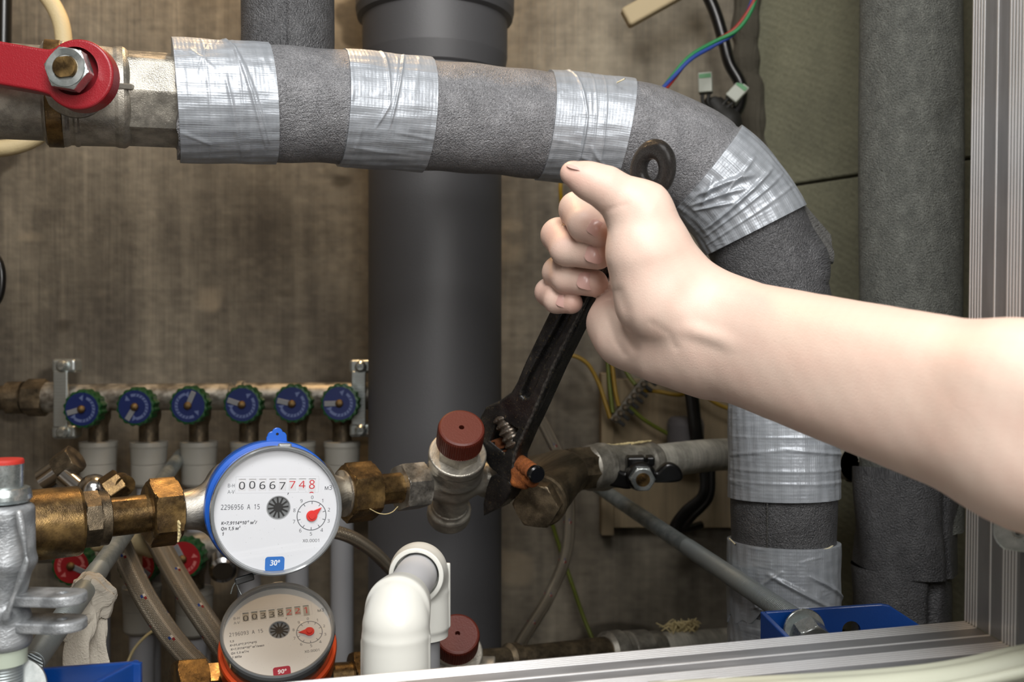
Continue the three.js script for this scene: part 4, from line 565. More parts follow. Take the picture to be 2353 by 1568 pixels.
// ------------------------------------------------------------------ adjustable wrench
const WT = P(1487, 385, 0.505), WJ = P(1180, 1050, 0.635);
{
  const a = WT.clone().sub(WJ).normalize(), mid = WT.clone().lerp(WJ, 0.5), v = V(0, CAMY, 0).sub(mid).normalize();
  const n0 = v.clone().addScaledVector(a, -v.dot(a)).normalize(); let left = a.clone().cross(n0); if (left.x > 0) left.negate();
  const al = 31 * Math.PI / 180, n = n0.clone().multiplyScalar(Math.cos(al)).addScaledVector(left, Math.sin(al)), r = a.clone().cross(n).normalize();
  const on = (px, py) => { const d = P(px, py, 1).sub(V(0, CAMY, 0)), k = WJ.clone().sub(V(0, CAMY, 0)).dot(n) / d.dot(n), q = d.multiplyScalar(k).add(V(0, CAMY, 0)).sub(WJ); return [q.dot(r), q.dot(a)]; };
  const world = (g) => g.applyMatrix4(new THREE.Matrix4().makeBasis(r, a, n).setPosition(WJ));
  const out = (pts, depth, bevel, holes = [], smooth) => world(extrude(shapeOf(pts.map((q) => on(...q)), smooth, holes), depth, bevel, 3).translate(0, 0, -depth));
  const t = thing('adjustable_wrench', 'old black adjustable wrench with a rusty jaw gripped by the hand', 'wrench');
  const hole = new THREE.Path(); [[1141, 952], [1119, 1016], [1160, 1050], [1195, 986]].forEach((q, i) => { const w = on(...q); i ? hole.lineTo(...w) : hole.moveTo(...w); }); hole.closePath();
  const c = on(1483, 392), TH = 0.0135;
  const body = [[1440, 425], [1426, 442], [1345, 582], [1268, 717], [1210, 836], [1190, 884], [1176, 908], [1148, 928], [1118, 942], [1106, 962], [1104, 1000], [1110, 1045], [1126, 1071], [1150, 1092], [1174, 1108], [1178, 1052], [1200, 1000], [1217, 965], [1232, 932], [1268, 850], [1352, 680], [1476, 452], [1482, 425]];
  const grooveSh = (z) => { const s = new THREE.Shape(); const pts = [[1442, 470], [1286, 722], [1222, 836], [1193, 896], [1191, 912], [1202, 923], [1217, 919], [1229, 896], [1255, 838], [1316, 722], [1458, 470]].map((q) => on(...q)); s.moveTo(...pts[0]); for (const q of pts.slice(1)) s.lineTo(...q); s.closePath(); return s; };
  const grooveHole = new THREE.Path(grooveSh().getPoints());
  // front half carries the recessed groove, rear half is plain
  const front = world(extrude(shapeOf(body.map((q) => on(...q)), false, [hole, grooveHole]), 0.005, 0.0018, 4).translate(0, 0, -0.005));
  const hole2 = new THREE.Path(hole.getPoints()), rear = world(extrude(shapeOf(body.map((q) => on(...q)), false, [hole2]), TH - 0.004, 0.0011, 3).translate(0, 0, -TH));
  const ring = world(new THREE.TorusGeometry(0.0077, 0.0039, 20, 64).scale(1.15, 1.36, 1.12).rotateZ(0.06).translate(c[0], c[1], -0.0062));
  const neck = world(new THREE.CapsuleGeometry(0.0058, 0.012, 8, 20).rotateZ(0.04).translate(c[0] - 0.0035, c[1] - 0.02, -0.0062));
  part(t, 'handle', [front, rear, ring, neck], M.steelBlack);
  part(t, 'worn_edge_highlight', sweep(new THREE.CatmullRomCurve3([[1474, 456], [1416, 562], [1352, 680], [1308, 768], [1268, 850], [1234, 930], [1219, 965], [1201, 1002], [1181, 1052], [1177, 1104]].map((q) => { const w = on(...q); return WJ.clone().addScaledVector(r, w[0] - 0.0004).addScaledVector(a, w[1]).addScaledVector(n, -0.0007); }), false, 'centripetal'), (s, th) => 0.00125 + 0.0002 * Math.sin(s * 90), { rings: 90, sides: 12 }), M.wornHighlight);  // lighter strip: edge wear, plus the bevel highlight put into its colour
  part(t, 'movable_jaw', [out([[1128, 1100], [1138, 1094], [1153, 1096], [1166, 1106], [1172, 1116], [1170, 1128], [1160, 1148], [1140, 1168], [1112, 1183], [1112, 1160], [1120, 1122]], 0.0125, 0.0012)], M.steelBlack);
  const wp = (px, py, z) => { const q = on(px, py); return WJ.clone().addScaledVector(r, q[0]).addScaledVector(a, q[1]).addScaledVector(n, z); };
  const A = wp(1141, 956, -0.0048), B = wp(1179, 1038, -0.0048), L = A.distanceTo(B), pr = [[0.0005, 0.0038]]; for (let i = 0; i < 5; i++) { const s = 0.0012 + i * (L - 0.003) / 5, e = (L - 0.003) / 5; pr.push([s, 0.0056], [s + e * 0.3, 0.0074], [s + e * 0.55, 0.0074], [s + e * 0.85, 0.0056]); } pr.push([L - 0.001, 0.0038]);
  part(t, 'worm_screw', revolve(A, B, pr, { n: 48, crease: 0.5 }), M.worm);
  const teeth = []; for (let i = 0; i < 4; i++) { const p = wp(1130 + i * 9, 1016 + i * 7.5, -0.004); teeth.push(place(box(0.0014, 0.0042, 0.006, 0.0004, 1), p, { x: r.clone().addScaledVector(a, -0.75), y: a.clone().addScaledVector(r, 0.75), z: n })); }
  teeth.push(place(box(0.0125, 0.003, 0.006, 0.0006, 1), wp(1142, 1034, -0.004), { x: r.clone().addScaledVector(a, -0.75), y: a.clone().addScaledVector(r, 0.75), z: n }));
  part(t, 'rack_teeth', teeth, M.rust);
  const p0 = P(1193, 1062, 0.642), p1 = P(1236, 1093, 0.618), pn = p1.clone().sub(p0).normalize(), PL = p0.distanceTo(p1), pp = []; for (let i = 0; i < 4; i++) pp.push([0.001 + i * 0.0052, 0.0052], [0.0035 + i * 0.0052, 0.0052], [0.0042 + i * 0.0052, 0.0041], [0.0056 + i * 0.0052, 0.0041]);
  part(t, 'jaw_spindle', revolve(p0, p1, [[0, 0.005], ...pp, [PL - 0.004, 0.0048]], { n: 32 }), M.rust);
  part(t, 'spindle_tip', revolve(p1.clone().addScaledVector(pn, -0.0045), p1, [[0, 0.0055], [0.003, 0.0056], [0.0042, 0.0047]], { n: 32 }), M.black);
  part(t, 'rust_wedge', sdfMesh(blend([bone(P(1192, 1085, 0.64), P(1222, 1104, 0.63), 0.0052, 0.0048), bone(P(1185, 1108, 0.638), P(1205, 1113, 0.635), 0.0035, 0.0035)], 0.003), P(1160, 1150, 0.67).setZ(-0.66), P(1260, 1040, 0.6).setZ(-0.61), 0.0009), M.rust);
}

// ------------------------------------------------------------------ arm and hand
{
  const t = thing('person', 'bare right forearm and hand reaching in from the right, gripping the wrench', 'person');
  const B = (a, b, ra, rb) => bone(P(...a), P(...b), ra, rb);
  const arm = blend([
    B([2960, 1050, 0.29], [2350, 895, 0.365], 0.0260, 0.0222), B([2350, 895, 0.365], [1665, 726, 0.494], 0.0222, 0.0168),
    B([2960, 1290, 0.29], [2350, 1056, 0.365], 0.0260, 0.0218), B([2350, 1056, 0.365], [1625, 812, 0.502], 0.0218, 0.0192),
    B([2350, 975, 0.372], [1700, 765, 0.49], 0.022, 0.019)], 0.016);
  const palm = blend([
    B([1660, 730, 0.494], [1572, 660, 0.497], 0.0162, 0.0148), B([1572, 658, 0.497], [1470, 489, 0.490], 0.0148, 0.0152),
    B([1500, 690, 0.494], [1478, 585, 0.489], 0.0180, 0.0186), B([1590, 745, 0.497], [1515, 690, 0.494], 0.0185, 0.018),
    B([1625, 812, 0.502], [1525, 790, 0.513], 0.0198, 0.0184), B([1525, 790, 0.513], [1438, 764, 0.527], 0.0184, 0.0156), B([1446, 640, 0.552], [1412, 742, 0.540], 0.0112, 0.0122), B([1412, 742, 0.540], [1444, 775, 0.526], 0.0124, 0.0152),
    B([1585, 700, 0.520], [1440, 482, 0.572], 0.0115, 0.0108), B([1590, 730, 0.525], [1432, 545, 0.580], 0.013, 0.0115), B([1570, 760, 0.53], [1420, 620, 0.583], 0.013, 0.011), B([1540, 780, 0.532], [1412, 690, 0.575], 0.013, 0.010)], 0.011);
  const tendons = [B([1540, 742, 0.4860], [1850, 840, 0.4370], 0.0011, 0.0008)];
  const thumb = blend([B([1472, 489, 0.490], [1392, 432, 0.486], 0.0157, 0.0099), B([1392, 432, 0.486], [1352, 415, 0.485], 0.0099, 0.0086), B([1352, 415, 0.485], [1316, 399, 0.484], 0.0085, 0.0062)], 0.004);
  const fing = (mcp, pip, dip, tip, r) => blend([B(mcp, pip, r[0], r[1]), B(pip, dip, r[1], r[2]), B(dip, tip, r[2], r[3])], 0.0022);
  const fingers = [
    fing([1445, 462, 0.570], [1326, 482, 0.538], [1344, 515, 0.522], [1376, 533, 0.518], [0.0105, 0.0096, 0.0090, 0.0078]),
    fing([1432, 540, 0.580], [1283, 541, 0.552], [1302, 574, 0.536], [1374, 587, 0.527], [0.0105, 0.0094, 0.0087, 0.0077]),
    fing([1420, 615, 0.583], [1283, 626, 0.560], [1302, 640, 0.547], [1366, 651, 0.540], [0.0100, 0.0088, 0.0083, 0.0075]),
    fing([1412, 680, 0.577], [1262, 672, 0.570], [1280, 689, 0.557], [1313, 696, 0.551], [0.0092, 0.0080, 0.0075, 0.0063])];
  // creases: thumb joint, thenar base, wrist
  const crease = [[0.00028, 0.0011, 0.474, [[1376, 484], [1400, 478], [1440, 470]]],
    [0.0007, 0.0022, 0.49, [[1418, 672], [1436, 715], [1446, 760], [1462, 800]]], [0.0004, 0.0016, 0.50, [[1398, 688], [1404, 730], [1420, 785], [1440, 815]]],
    [0.0003, 0.0016, 0.474, [[1500, 742], [1540, 765], [1560, 800]]]].map(([dp, w, d, pts]) => [dp, w, pts.map((q) => P(q[0], q[1], d))]);
  const groove = (x, y, z) => { let g = 0; if (z < -0.53) return 0; for (const [dp, w, q] of crease) { let m = 1e9; for (let i = 0; i < q.length - 1; i++) { const ax = x - q[i].x, ay = y - q[i].y, bx = q[i + 1].x - q[i].x, by = q[i + 1].y - q[i].y, k = clamp((ax * bx + ay * by) / (bx * bx + by * by), 0, 1), h = Math.hypot(ax - bx * k, ay - by * k); if (h < m) m = h; } if (m < w * 3) g += dp * Math.exp(-((m / w) ** 2)); } return g; };
  const wob = (x, y, z) => 0.00008 * (Math.sin(x * 210 + y * 130) * Math.sin(y * 190 - z * 150 + 1) + 0.5 * Math.sin(x * 420 + z * 300) * Math.sin(y * 390));
  const f = (x, y, z) => {
    let d = smin(arm(x, y, z), palm(x, y, z), 0.014);
    for (const g of tendons) d = smin(d, g(x, y, z), 0.006);
    d = smin(d, thumb(x, y, z), 0.0045);
    let e = fingers[0](x, y, z); for (let i = 1; i < 4; i++) e = smin(e, fingers[i](x, y, z), 0.0012);
    // fingers join the back of the hand, their tips stay free of the thumb's pad
    d = smin(d, e, z > -0.556 ? 0.0010 : 0.006);
    return d + wob(x, y, z) + groove(x, y, z);
  };
  const tips = [[1376, 533, 0.512, 1], [1378, 590, 0.520, 1], [1368, 652, 0.533, 1], [1316, 697, 0.545, 1.1], [1314, 392, 0.476, 1.1], [1300, 530, 0.53, 0.7], [1262, 540, 0.54, 0.7], [1262, 625, 0.55, 0.5], [1240, 680, 0.56, 0.9], [1390, 430, 0.476, 0.45]].map((q) => [P(q[0], q[1], q[2]), q[3]]);
  const colour = (x, y, z) => {
    let k = 0; for (const [p, w] of tips) k = Math.max(k, w * Math.exp(-((x - p.x) ** 2 + (y - p.y) ** 2 + (z - p.z) ** 2) / (2 * 0.0085 ** 2)));
    const m = Math.sin(x * 160 + y * 90) * Math.sin(y * 140 - z * 110 + 2) * 0.5 + Math.sin(x * 380 - z * 260 + 1) * Math.sin(y * 350 + x * 200) * 0.5;
    const n2 = Math.sin(x * 900 + y * 700) * Math.sin(y * 950 - z * 800);
    const pink = clamp(k * 0.55 + 0.14 * m + 0.05 * n2 + 0.16, 0, 1);
    return [lerp(0.715, 0.665, pink), lerp(0.56, 0.395, pink), lerp(0.47, 0.325, pink)];
  };
  const arr = sdfMesh(f, V(0.004, CAMY - 0.19, -0.615), V(0.255, CAMY + 0.105, -0.262), 0.0017, colour);
  part(t, 'arm', arr, M.skin);
  const nail = (c, ax, n, w, l, tilt = 0) => {  // nail plate: ax along the finger, n out of it
    const z = V(...n).normalize(), x = ax.clone().addScaledVector(z, -ax.dot(z)).normalize(), y = z.clone().cross(x), rows = 20, cols = 20;
    const surf = (i, j) => { const u = i / rows * 2 - 1, v = j / cols * 2 - 1, px = l * u, py = w * v * Math.sqrt(Math.max(0, 1 - Math.abs(u) ** 3.2 * 0.75)), h = 0.0014 - 0.26 * (py * py) / w - 0.0022 * (u < 0 ? u * u : u * u * 0.55); return c.clone().addScaledVector(x, px).addScaledVector(y, py).addScaledVector(z, h); };
    const g = gridGeo(rows, cols, surf, (i, j) => [i / rows * 0.01, j / cols * 0.01]);
    part(t, 'fingernail', g, M.nail);
  };
  const dirOf = (a, b) => P(...b).sub(P(...a));
  nail(P(1369, 524, 0.5115), dirOf([1344, 515, 0.520], [1376, 533, 0.516]), [-0.05, 0.05, 1], 0.0041, 0.0045);
  nail(P(1367, 585, 0.5205), dirOf([1302, 574, 0.536], [1374, 587, 0.527]), [0.05, 0.10, 1], 0.0047, 0.0049);
  nail(P(1348, 646, 0.5345), dirOf([1302, 640, 0.547], [1366, 651, 0.540]), [0.02, 0.10, 1], 0.0047, 0.0049);
  nail(P(1297, 690, 0.548), dirOf([1280, 689, 0.557], [1313, 696, 0.551]), [-0.05, 0.10, 1], 0.0042, 0.0048);
  nail(P(1327, 386, 0.4808), dirOf([1350, 416, 0.485], [1320, 400, 0.484]), [0.3, 0.86, 0.42], 0.0046, 0.0055);
}

// ------------------------------------------------------------------ manifolds
function knobTexture(bg, ink) {
  const c = document.createElement('canvas'); c.width = c.height = 256; const g = c.getContext('2d'); g.fillStyle = bg; g.fillRect(0, 0, 256, 256); g.translate(128, 128);
  g.strokeStyle = ink; g.lineWidth = 22; g.beginPath(); g.arc(0, 0, 92, -0.9, 2.5); g.stroke(); g.lineWidth = 8; g.strokeStyle = bg; for (let i = 0; i < 9; i++) { const a = -0.5 + i * 0.28; g.beginPath(); g.moveTo(Math.cos(a) * 84, Math.sin(a) * 84); g.lineTo(Math.cos(a + 0.1) * 100, Math.sin(a + 0.1) * 100); g.stroke(); }
  g.fillStyle = ink; for (const a of [-1.2, 2.8]) { g.beginPath(); g.moveTo(Math.cos(a) * 62, Math.sin(a) * 62); g.lineTo(Math.cos(a) * 112, Math.sin(a) * 112); g.lineTo(Math.cos(a - 0.35) * 90, Math.sin(a - 0.35) * 90); g.fill(); }
  const t = new THREE.CanvasTexture(c); t.colorSpace = THREE.SRGBColorSpace; return t;
}
M.knobBlue = std({ map: knobTexture('#081d55', '#5a668c'), roughness: 0.45 }); M.knobRed = std({ map: knobTexture('#8a121a', '#b86a66'), roughness: 0.45 });
const rimGeo = revolve(V(0, 0, 0), V(0, 0, 0.02), [[0, 0.0135], [0.002, 0.0166], [0.012, 0.0168], [0.0145, 0.016], [0.0148, 0.0142], [0.0128, 0.0138]], { n: 144, rmod: (th, r) => (r > 0.014 ? r - 0.0006 * (1 + Math.cos(th * 16)) : r), ref: V(0, 1, 0) });
const discGeo = new THREE.CylinderGeometry(0.0139, 0.0139, 0.004, 48).rotateX(Math.PI / 2).translate(0, 0, 0.0128);
const slotGeo = box(0.0045, 0.0105, 0.0012, 0.0004, 1).translate(0, 0.0075, 0.0152), screwGeo = new THREE.SphereGeometry(0.0034, 20, 14).scale(1, 1, 0.7).translate(0, 0, 0.016), stemGeo = new THREE.CylinderGeometry(0.006, 0.007, 0.03, 24).rotateX(Math.PI / 2).translate(0, 0, -0.012);
function knob(parent, px, py, d, face, turn) {
  const k = new THREE.Group(); k.name = 'knob'; k.position.copy(P(px, py, d)); parent.add(k);
  part(k, 'rim', rimGeo, M.green); const dk = part(k, 'disc', discGeo, face); dk.rotation.z = turn; const s = part(k, 'pointer', slotGeo, M.slot ??= std({ color: 0x77797c, roughness: 0.5 })); s.rotation.z = turn; part(k, 'screw', screwGeo, M.brass); part(k, 'stem', stemGeo, M.nickelDull);
}
{
  const t = thing('cold_manifold', 'nickel manifold bar on the back wall with six blue and green knobs', 'manifold'), d = 0.885;
  const A = P(60, 914, d), B = P(848, 910, d), at = (px) => P(px, 914, d).x - A.x;
  const prof = [[30, 0.010], [66, 0.0115], [70, 0.0135], [110, 0.0135], [130, 0.0115], [170, 0.012], [500, 0.0122], [502, 0.0105], [516, 0.0105], [518, 0.0142], [530, 0.0142], [532, 0.0122], [846, 0.0122]];
  part(t, 'bar', revolve(A, B, prof.map(([px, r]) => [at(px) + 0.012, r]), { n: 48, ref: V(0, 1, 0) }), M.nickel);
  part(t, 'end_fitting', [revolve(P(-60, 916, d), P(60, 914, d), [[0, 0.011], [0.03, 0.011], [0.031, 0.0145], [0.045, 0.0145]], { n: 40 }), hexGeo(P(62, 914, d), P(108, 914, d), 0.0145, { ref: V(0, 1, 0) })], M.bronze);
  [[205, 938, 1.85], [325, 933, 2.6], [445, 930, -0.4], [567, 928, 1.25], [680, 926, 1.35], [787, 925, 1.6]].forEach(([x, y, a]) => { knob(t, x, y, 0.852, M.knobBlue, a); });
  for (const x of [226, 342, 457, 572, 683, 786]) part(t, 'outlet', revolve(P(x, 930, d), P(x, 1024, d), [[0, 0.011], [0.012, 0.0105], [0.018, 0.0085], [0.036, 0.0085]], { n: 32 }), M.bronze);
}
const pipeOf = (x, y0, d, label) => {
  const t = thing('white_pipe', label, 'pipe'), A = P(x, y0, d), B = V(A.x, CAMY - 0.5, A.z);
  part(t, 'union_socket', revolve(A, B, [[0, 0.013], [0.0005, 0.0162], [0.004, 0.0164], [0.006, 0.0158], [0.0195, 0.0152], [0.02, 0.0145], [0.0205, 0.0152], [0.037, 0.0148], [0.039, 0.0135], [0.041, 0.0105]], { n: 48 }), M.whitePipe);
  part(t, 'pipe', revolve(A, B, [[0.038, 0.0102], [A.y - B.y, 0.0102]], { n: 40 }), M.whiteGrey);
};
['first white plastic pipe from the left under the blue-knobbed manifold', 'second white plastic pipe from the left under the blue-knobbed manifold', 'third white plastic pipe from the left under the blue-knobbed manifold', 'white plastic pipe under the fourth blue knob, mostly behind the cold meter', 'white plastic pipe under the fifth blue knob, behind the cold meter top', 'rightmost white plastic pipe under the blue-knobbed manifold by the drain stack'].forEach((l, i) => pipeOf([226, 342, 457, 572, 683, 786][i], 1014, 0.885, l));
{
  const t = thing('hot_manifold', 'lower nickel manifold with red and green knobs behind the braided hoses', 'manifold'), d = 0.85;
  part(t, 'bar', revolve(P(90, 1262, d), P(610, 1255, d), [[0, 0.010], [0.001, 0.0122], [0.19, 0.0122]], { n: 40 }), M.nickelDull);
  [[182, 1292, -2.0], [330, 1292, -2.2], [434, 1276, 0.5]].forEach(([x, y, a]) => knob(t, x, y, 0.815, M.knobRed, a));
  for (const x of [208, 325, 446]) part(t, 'outlet', revolve(P(x, 1275, d), P(x, 1358, d), [[0, 0.011], [0.012, 0.0105], [0.018, 0.0085], [0.032, 0.0085]], { n: 32 }), M.bronze);
  part(t, 'drain_valve', [revolve(P(512, 1290, 0.83), P(512, 1315, 0.81), [[0, 0.011], [0.018, 0.011], [0.02, 0.008]], { n: 32 })], M.chrome);
}
pipeOf(326, 1346, 0.85, 'white plastic pipe with a socket below the middle red knob'); pipeOf(446, 1352, 0.85, 'white plastic pipe with a socket below the right red knob'); 
function clampAt(px, ya, yb, label) {
  const t = thing('pipe_clamp', label, 'clamp'), d = 0.875, c = P(px, (ya + yb) / 2, d), h = (yb - ya) / F * d;
  part(t, 'strap', place(box(0.0125, h * 0.72, 0.003, 0.0012), V(c.x, c.y, c.z + 0.012)), M.zinc);
  for (const s of [-1, 1]) { const q = V(c.x + 0.002, c.y + s * h * 0.42, c.z + 0.004); part(t, 'ear', place(box(0.021, 0.012, 0.016, 0.003), q), M.zinc); part(t, 'screw', revolve(V(q.x, q.y, q.z + 0.007), V(q.x, q.y, q.z + 0.014), [[0, 0.0055], [0.004, 0.005], [0.006, 0.003]], { n: 24 }), M.zinc); }
  part(t, 'wall_stud', revolve(V(c.x, c.y, -0.965), V(c.x, c.y, c.z), [[0, 0.004], [0.09, 0.004]], { n: 16 }), M.rodPlain);
}
clampAt(154, 826, 1005, 'galvanised pipe clamp at the left end of the blue-knobbed manifold'); clampAt(829, 828, 1000, 'galvanised pipe clamp at the right end of the blue-knobbed manifold');

// ------------------------------------------------------------------ threaded rods, blue brackets
function rod(A, B, split, label) {
  const t = thing('threaded_rod', label, 'rod'), m = A.clone().lerp(B, split), g = A.distanceTo(m);
  part(t, 'thread', revolve(A, m, [[0, 0.0055], [0.001, 0.0062], [g, 0.0062]], { n: 40 }), M.rod);
  part(t, 'shank', revolve(m, B, [[0, 0.0062], [0.001, 0.0059], [m.distanceTo(B), 0.0059]], { n: 40 }), M.rodPlain); return B.clone().sub(A).normalize();
}
function bracket(pts, d0, d1, label, hole) {  // open channel: back plate and two side flanges
  const t = thing('blue_bracket', label, 'bracket'); return t;
}
{
  const A = P(1862, 1447, 0.545), dir = rod(A, P(1372, 1118, 0.90), 0.45, 'right galvanised threaded rod slanting from the blue bracket to the wall');
  const t = thing('blue_bracket', 'blue painted steel channel bracket behind the right part of the sill', 'bracket');
  const dn = 0.5, q = (px, py) => [(px - CX) / F * dn, CAMY - (py - CY) / F * dn];
  const s = shapeOf([[1762, 1409], [2025, 1391], [2042, 1394], [2122, 1446], [2122, 1560], [1762, 1560]].map((p) => q(...p)), false, [holeCircle(...q(1955, 1448), 0.0046)]);
  part(t, 'back_plate', extrude(s, 0.003, 0.0006).translate(0, 0, -0.548), M.bluePaint).scale.set(1, 1, 1);
  t.children[0].geometry.translate(0, 0, 0);
  { const g = t.children[0].geometry, p = g.attributes.position, k = 0.546 / dn; for (let i = 0; i < p.count; i++) p.setXYZ(i, p.getX(i) * k, CAMY + (p.getY(i) - CAMY) * k, p.getZ(i)); }
  const f0 = P(1762, 1409, 0.547), f1 = P(1838, 1462, 0.50);
  const fl = shapeOf([[0, 0], [-0.06, 0], [-0.06, -0.052], [0, -0.052]]);
  const side = new THREE.Shape(); side.moveTo(0, 0); side.lineTo(0.034, -0.0035); side.lineTo(0.036, -0.05); side.lineTo(0, -0.05); side.closePath();
  part(t, 'side_flange', place(extrude(side, 0.003, 0.0006), f0.clone().add(V(-0.0005, 0, 0)), { x: V(0.12, 0, 0.99), y: V(0, 1, 0), z: V(-0.99, 0, 0.12) }), M.bluePaint);
  const w = thing('rod_washer', 'large zinc washer and nut on the rod end in the right blue bracket', 'washer'), c = P(1846, 1448, 0.538), n = V(0.12, 0.05, 1).normalize();
  part(w, 'washer', revolve(c, c.clone().add(n), [[0, 0.0112], [0.0006, 0.0116], [0.0018, 0.0116], [0.0022, 0.0112]], { n: 48 }), M.zinc);
  part(w, 'hex_nut', hexGeo(c.clone().addScaledVector(n, 0.002), c.clone().addScaledVector(n, 0.0105).add(V(0.001, -0.004, 0)), 0.0088, { rot: 0.4, cham: 0.2 }), M.zinc);
}
{
  const A = P(70, 1528, 0.468), B = P(416, 1046, 0.90); rod(A, B, 0.30, 'left galvanised threaded rod slanting up behind the brass coupling');
  const t = thing('blue_bracket', 'blue painted steel channel bracket at the bottom left corner', 'bracket'), d = 0.46, q = (px, py) => [(px - CX) / F * d, CAMY - (py - CY) / F * d];
  const s = shapeOf([[-60, 1548], [308, 1522], [325, 1524], [325, 1700], [-60, 1700]].map((p) => q(...p)), false);
  part(t, 'back_plate', extrude(s, 0.003, 0.0007).translate(0, 0, -d), M.bluePaint);
  const side = new THREE.Shape(); side.moveTo(0, 0); side.lineTo(0.03, -0.002); side.lineTo(0.03, -0.035); side.lineTo(0, -0.035); side.closePath();
  const f0 = P(318, 1523, d); part(t, 'side_flange', place(extrude(side, 0.0032, 0.0007), f0, { x: V(-0.35, 0, 0.93), y: V(0, 1, 0), z: V(0.93, 0, 0.35).negate() }), M.bluePaint);
  const w = thing('rod_washer', 'large zinc washer on the rod end in the left blue bracket', 'washer'), c = P(36, 1582, 0.447), n = V(0.3, 0.25, 0.9).normalize();
  part(w, 'washer', revolve(c, c.clone().add(n), [[0, 0.0128], [0.0007, 0.0132], [0.0018, 0.0132], [0.0022, 0.0128]], { n: 48 }), M.zinc);
}
// ------------------------------------------------------------------ cast clamp with bolt at the left edge
{
  const t = thing('cast_clamp', 'grey cast metal clamp with two lugs and a red-marked bolt at the left edge', 'clamp'), d = 0.44, x0 = 8, q = (y, dx = 0) => P(x0 + dx, y, d), r = (px) => px / F * d;
  const f = blend([cyl(q(1158), q(1300), r(66), r(68), 0.003), cyl(q(1290), q(1420), r(66), r(36), 0.003), cyl(q(1400), q(1492), r(58), r(62), 0.004)], 0.006), ridge = blend([bone(P(44, 1180, 0.428), P(62, 1290, 0.428), 0.0016, 0.001), bone(P(62, 1290, 0.428), P(14, 1420, 0.43), 0.0014, 0.001)], 0.001);
  part(t, 'casting', sdfMesh((x, y, z) => smin(f(x, y, z), ridge(x, y, z), 0.004) + 0.0003 * Math.sin(y * 300 + x * 200) * Math.sin(z * 260 + x * 120), V(q(1200).x - 0.02, q(1510).y, -0.465), V(q(1200).x + 0.02, q(1140).y, -0.415), 0.0009), M.aluCast);
  part(t, 'collar', revolve(q(1120), q(1162), [[0, r(52)], [0.0004, r(56)], [r(16), r(60)], [r(26), r(61)], [r(34), r(55)]], { n: 64 }), M.zinc);
  const b = part(t, 'bolt', revolve(q(1128), q(1056), [[0, r(42)], [r(66), r(43)], [r(71), r(41)], [r(72), r(24)], [r(50), r(22)]], { n: 64 }), M.zinc);
  part(b, 'paint_mark', revolve(q(1066), q(1054.5), [[0, r(43.6)], [r(6), r(43.6)], [r(10.4), r(41.8)], [r(11.2), r(25)]], { n: 90, rmod: (th, rr, s) => rr }), M.redDot);
  for (const [ya, name] of [[1372, 'lug'], [1432, 'lug']]) {
    const s = new THREE.Shape(); s.moveTo(-0.012, -0.0085); s.lineTo(0.017, -0.0085); s.absarc(0.017, 0, 0.0085, -Math.PI / 2, Math.PI / 2); s.lineTo(-0.012, 0.0085); s.closePath(); s.holes.push(holeCircle(0.0165, 0, 0.0028));
    part(t, name, place(extrude(s, 0.0046, 0.001, 3), P(68, ya + 12, 0.442), { x: V(0.985, 0.02, 0.17), y: V(0.17, 0, -0.985), z: V(-0.02, 1, 0) }), M.aluCast);
  }
  part(t, 'pale_band', revolve(q(1486), q(1528), [[0, r(48)], [0.0005, r(51)], [r(38), r(50)], [r(40), r(46)]], { n: 64 }), std({ color: 0xb9c4b4, roughness: 0.5 }));
  part(t, 'lower_bolt', revolve(q(1520), q(1620), [[0, r(40)], [0.001, r(42)], [r(100), r(42)]], { n: 48 }), M.rod);
}
// ------------------------------------------------------------------ knotted rag on the left rod
{
  const t = thing('rag', 'white cotton rag knotted round the left threaded rod', 'rag'), b = (a, c, ra, rb) => bone(P(...a), P(...c), ra, rb);
  const fold = (x, y, z) => 0.0004 * Math.sin((x * 0.8 + z) * 1500 + Math.sin(y * 300) * 2) + 0.0009 * Math.sin(x * 900 + y * 260 + Math.sin(y * 160) * 2) * Math.sin(z * 500 + x * 300);
  const kn = blend([b([178, 1372, 0.575], [206, 1350, 0.57], 0.006, 0.0075), b([206, 1350, 0.57], [236, 1372, 0.575], 0.0075, 0.0065), b([236, 1372, 0.575], [228, 1402, 0.575], 0.0065, 0.006), b([182, 1365, 0.57], [196, 1420, 0.565], 0.005, 0.0065), b([228, 1402, 0.575], [206, 1388, 0.57], 0.0055, 0.0065), b([150, 1400, 0.57], [182, 1372, 0.575], 0.004, 0.0055)], 0.0035);
  part(t, 'knot', sdfMesh((x, y, z) => kn(x, y, z) + fold(x, y, z), P(110, 1450, 0.61).setZ(-0.60), P(280, 1310, 0.55).setZ(-0.545), 0.0008), M.rag);
  const tail = (pts, w) => sweep(curveOf(pts), (s, th) => w * (0.8 + 0.35 * s) * (1 + 0.14 * Math.sin(th * 3 + s * 7)), { rings: 50, sides: 28, ref: V(0, 0, 1), flat: 0.28, width: 1 });
  part(t, 'tail', tail([[194, 1400, 0.565], [196, 1440, 0.562], [180, 1480, 0.56], [170, 1545, 0.56]], 0.0068), M.rag);
  part(t, 'tail', tail([[222, 1400, 0.575], [226, 1450, 0.572], [222, 1500, 0.572], [226, 1545, 0.572]], 0.0058), M.rag);
  part(t, 'tail', tail([[150, 1400, 0.57], [152, 1430, 0.565], [150, 1452, 0.56], [162, 1468, 0.56]], 0.004), M.rag);
}
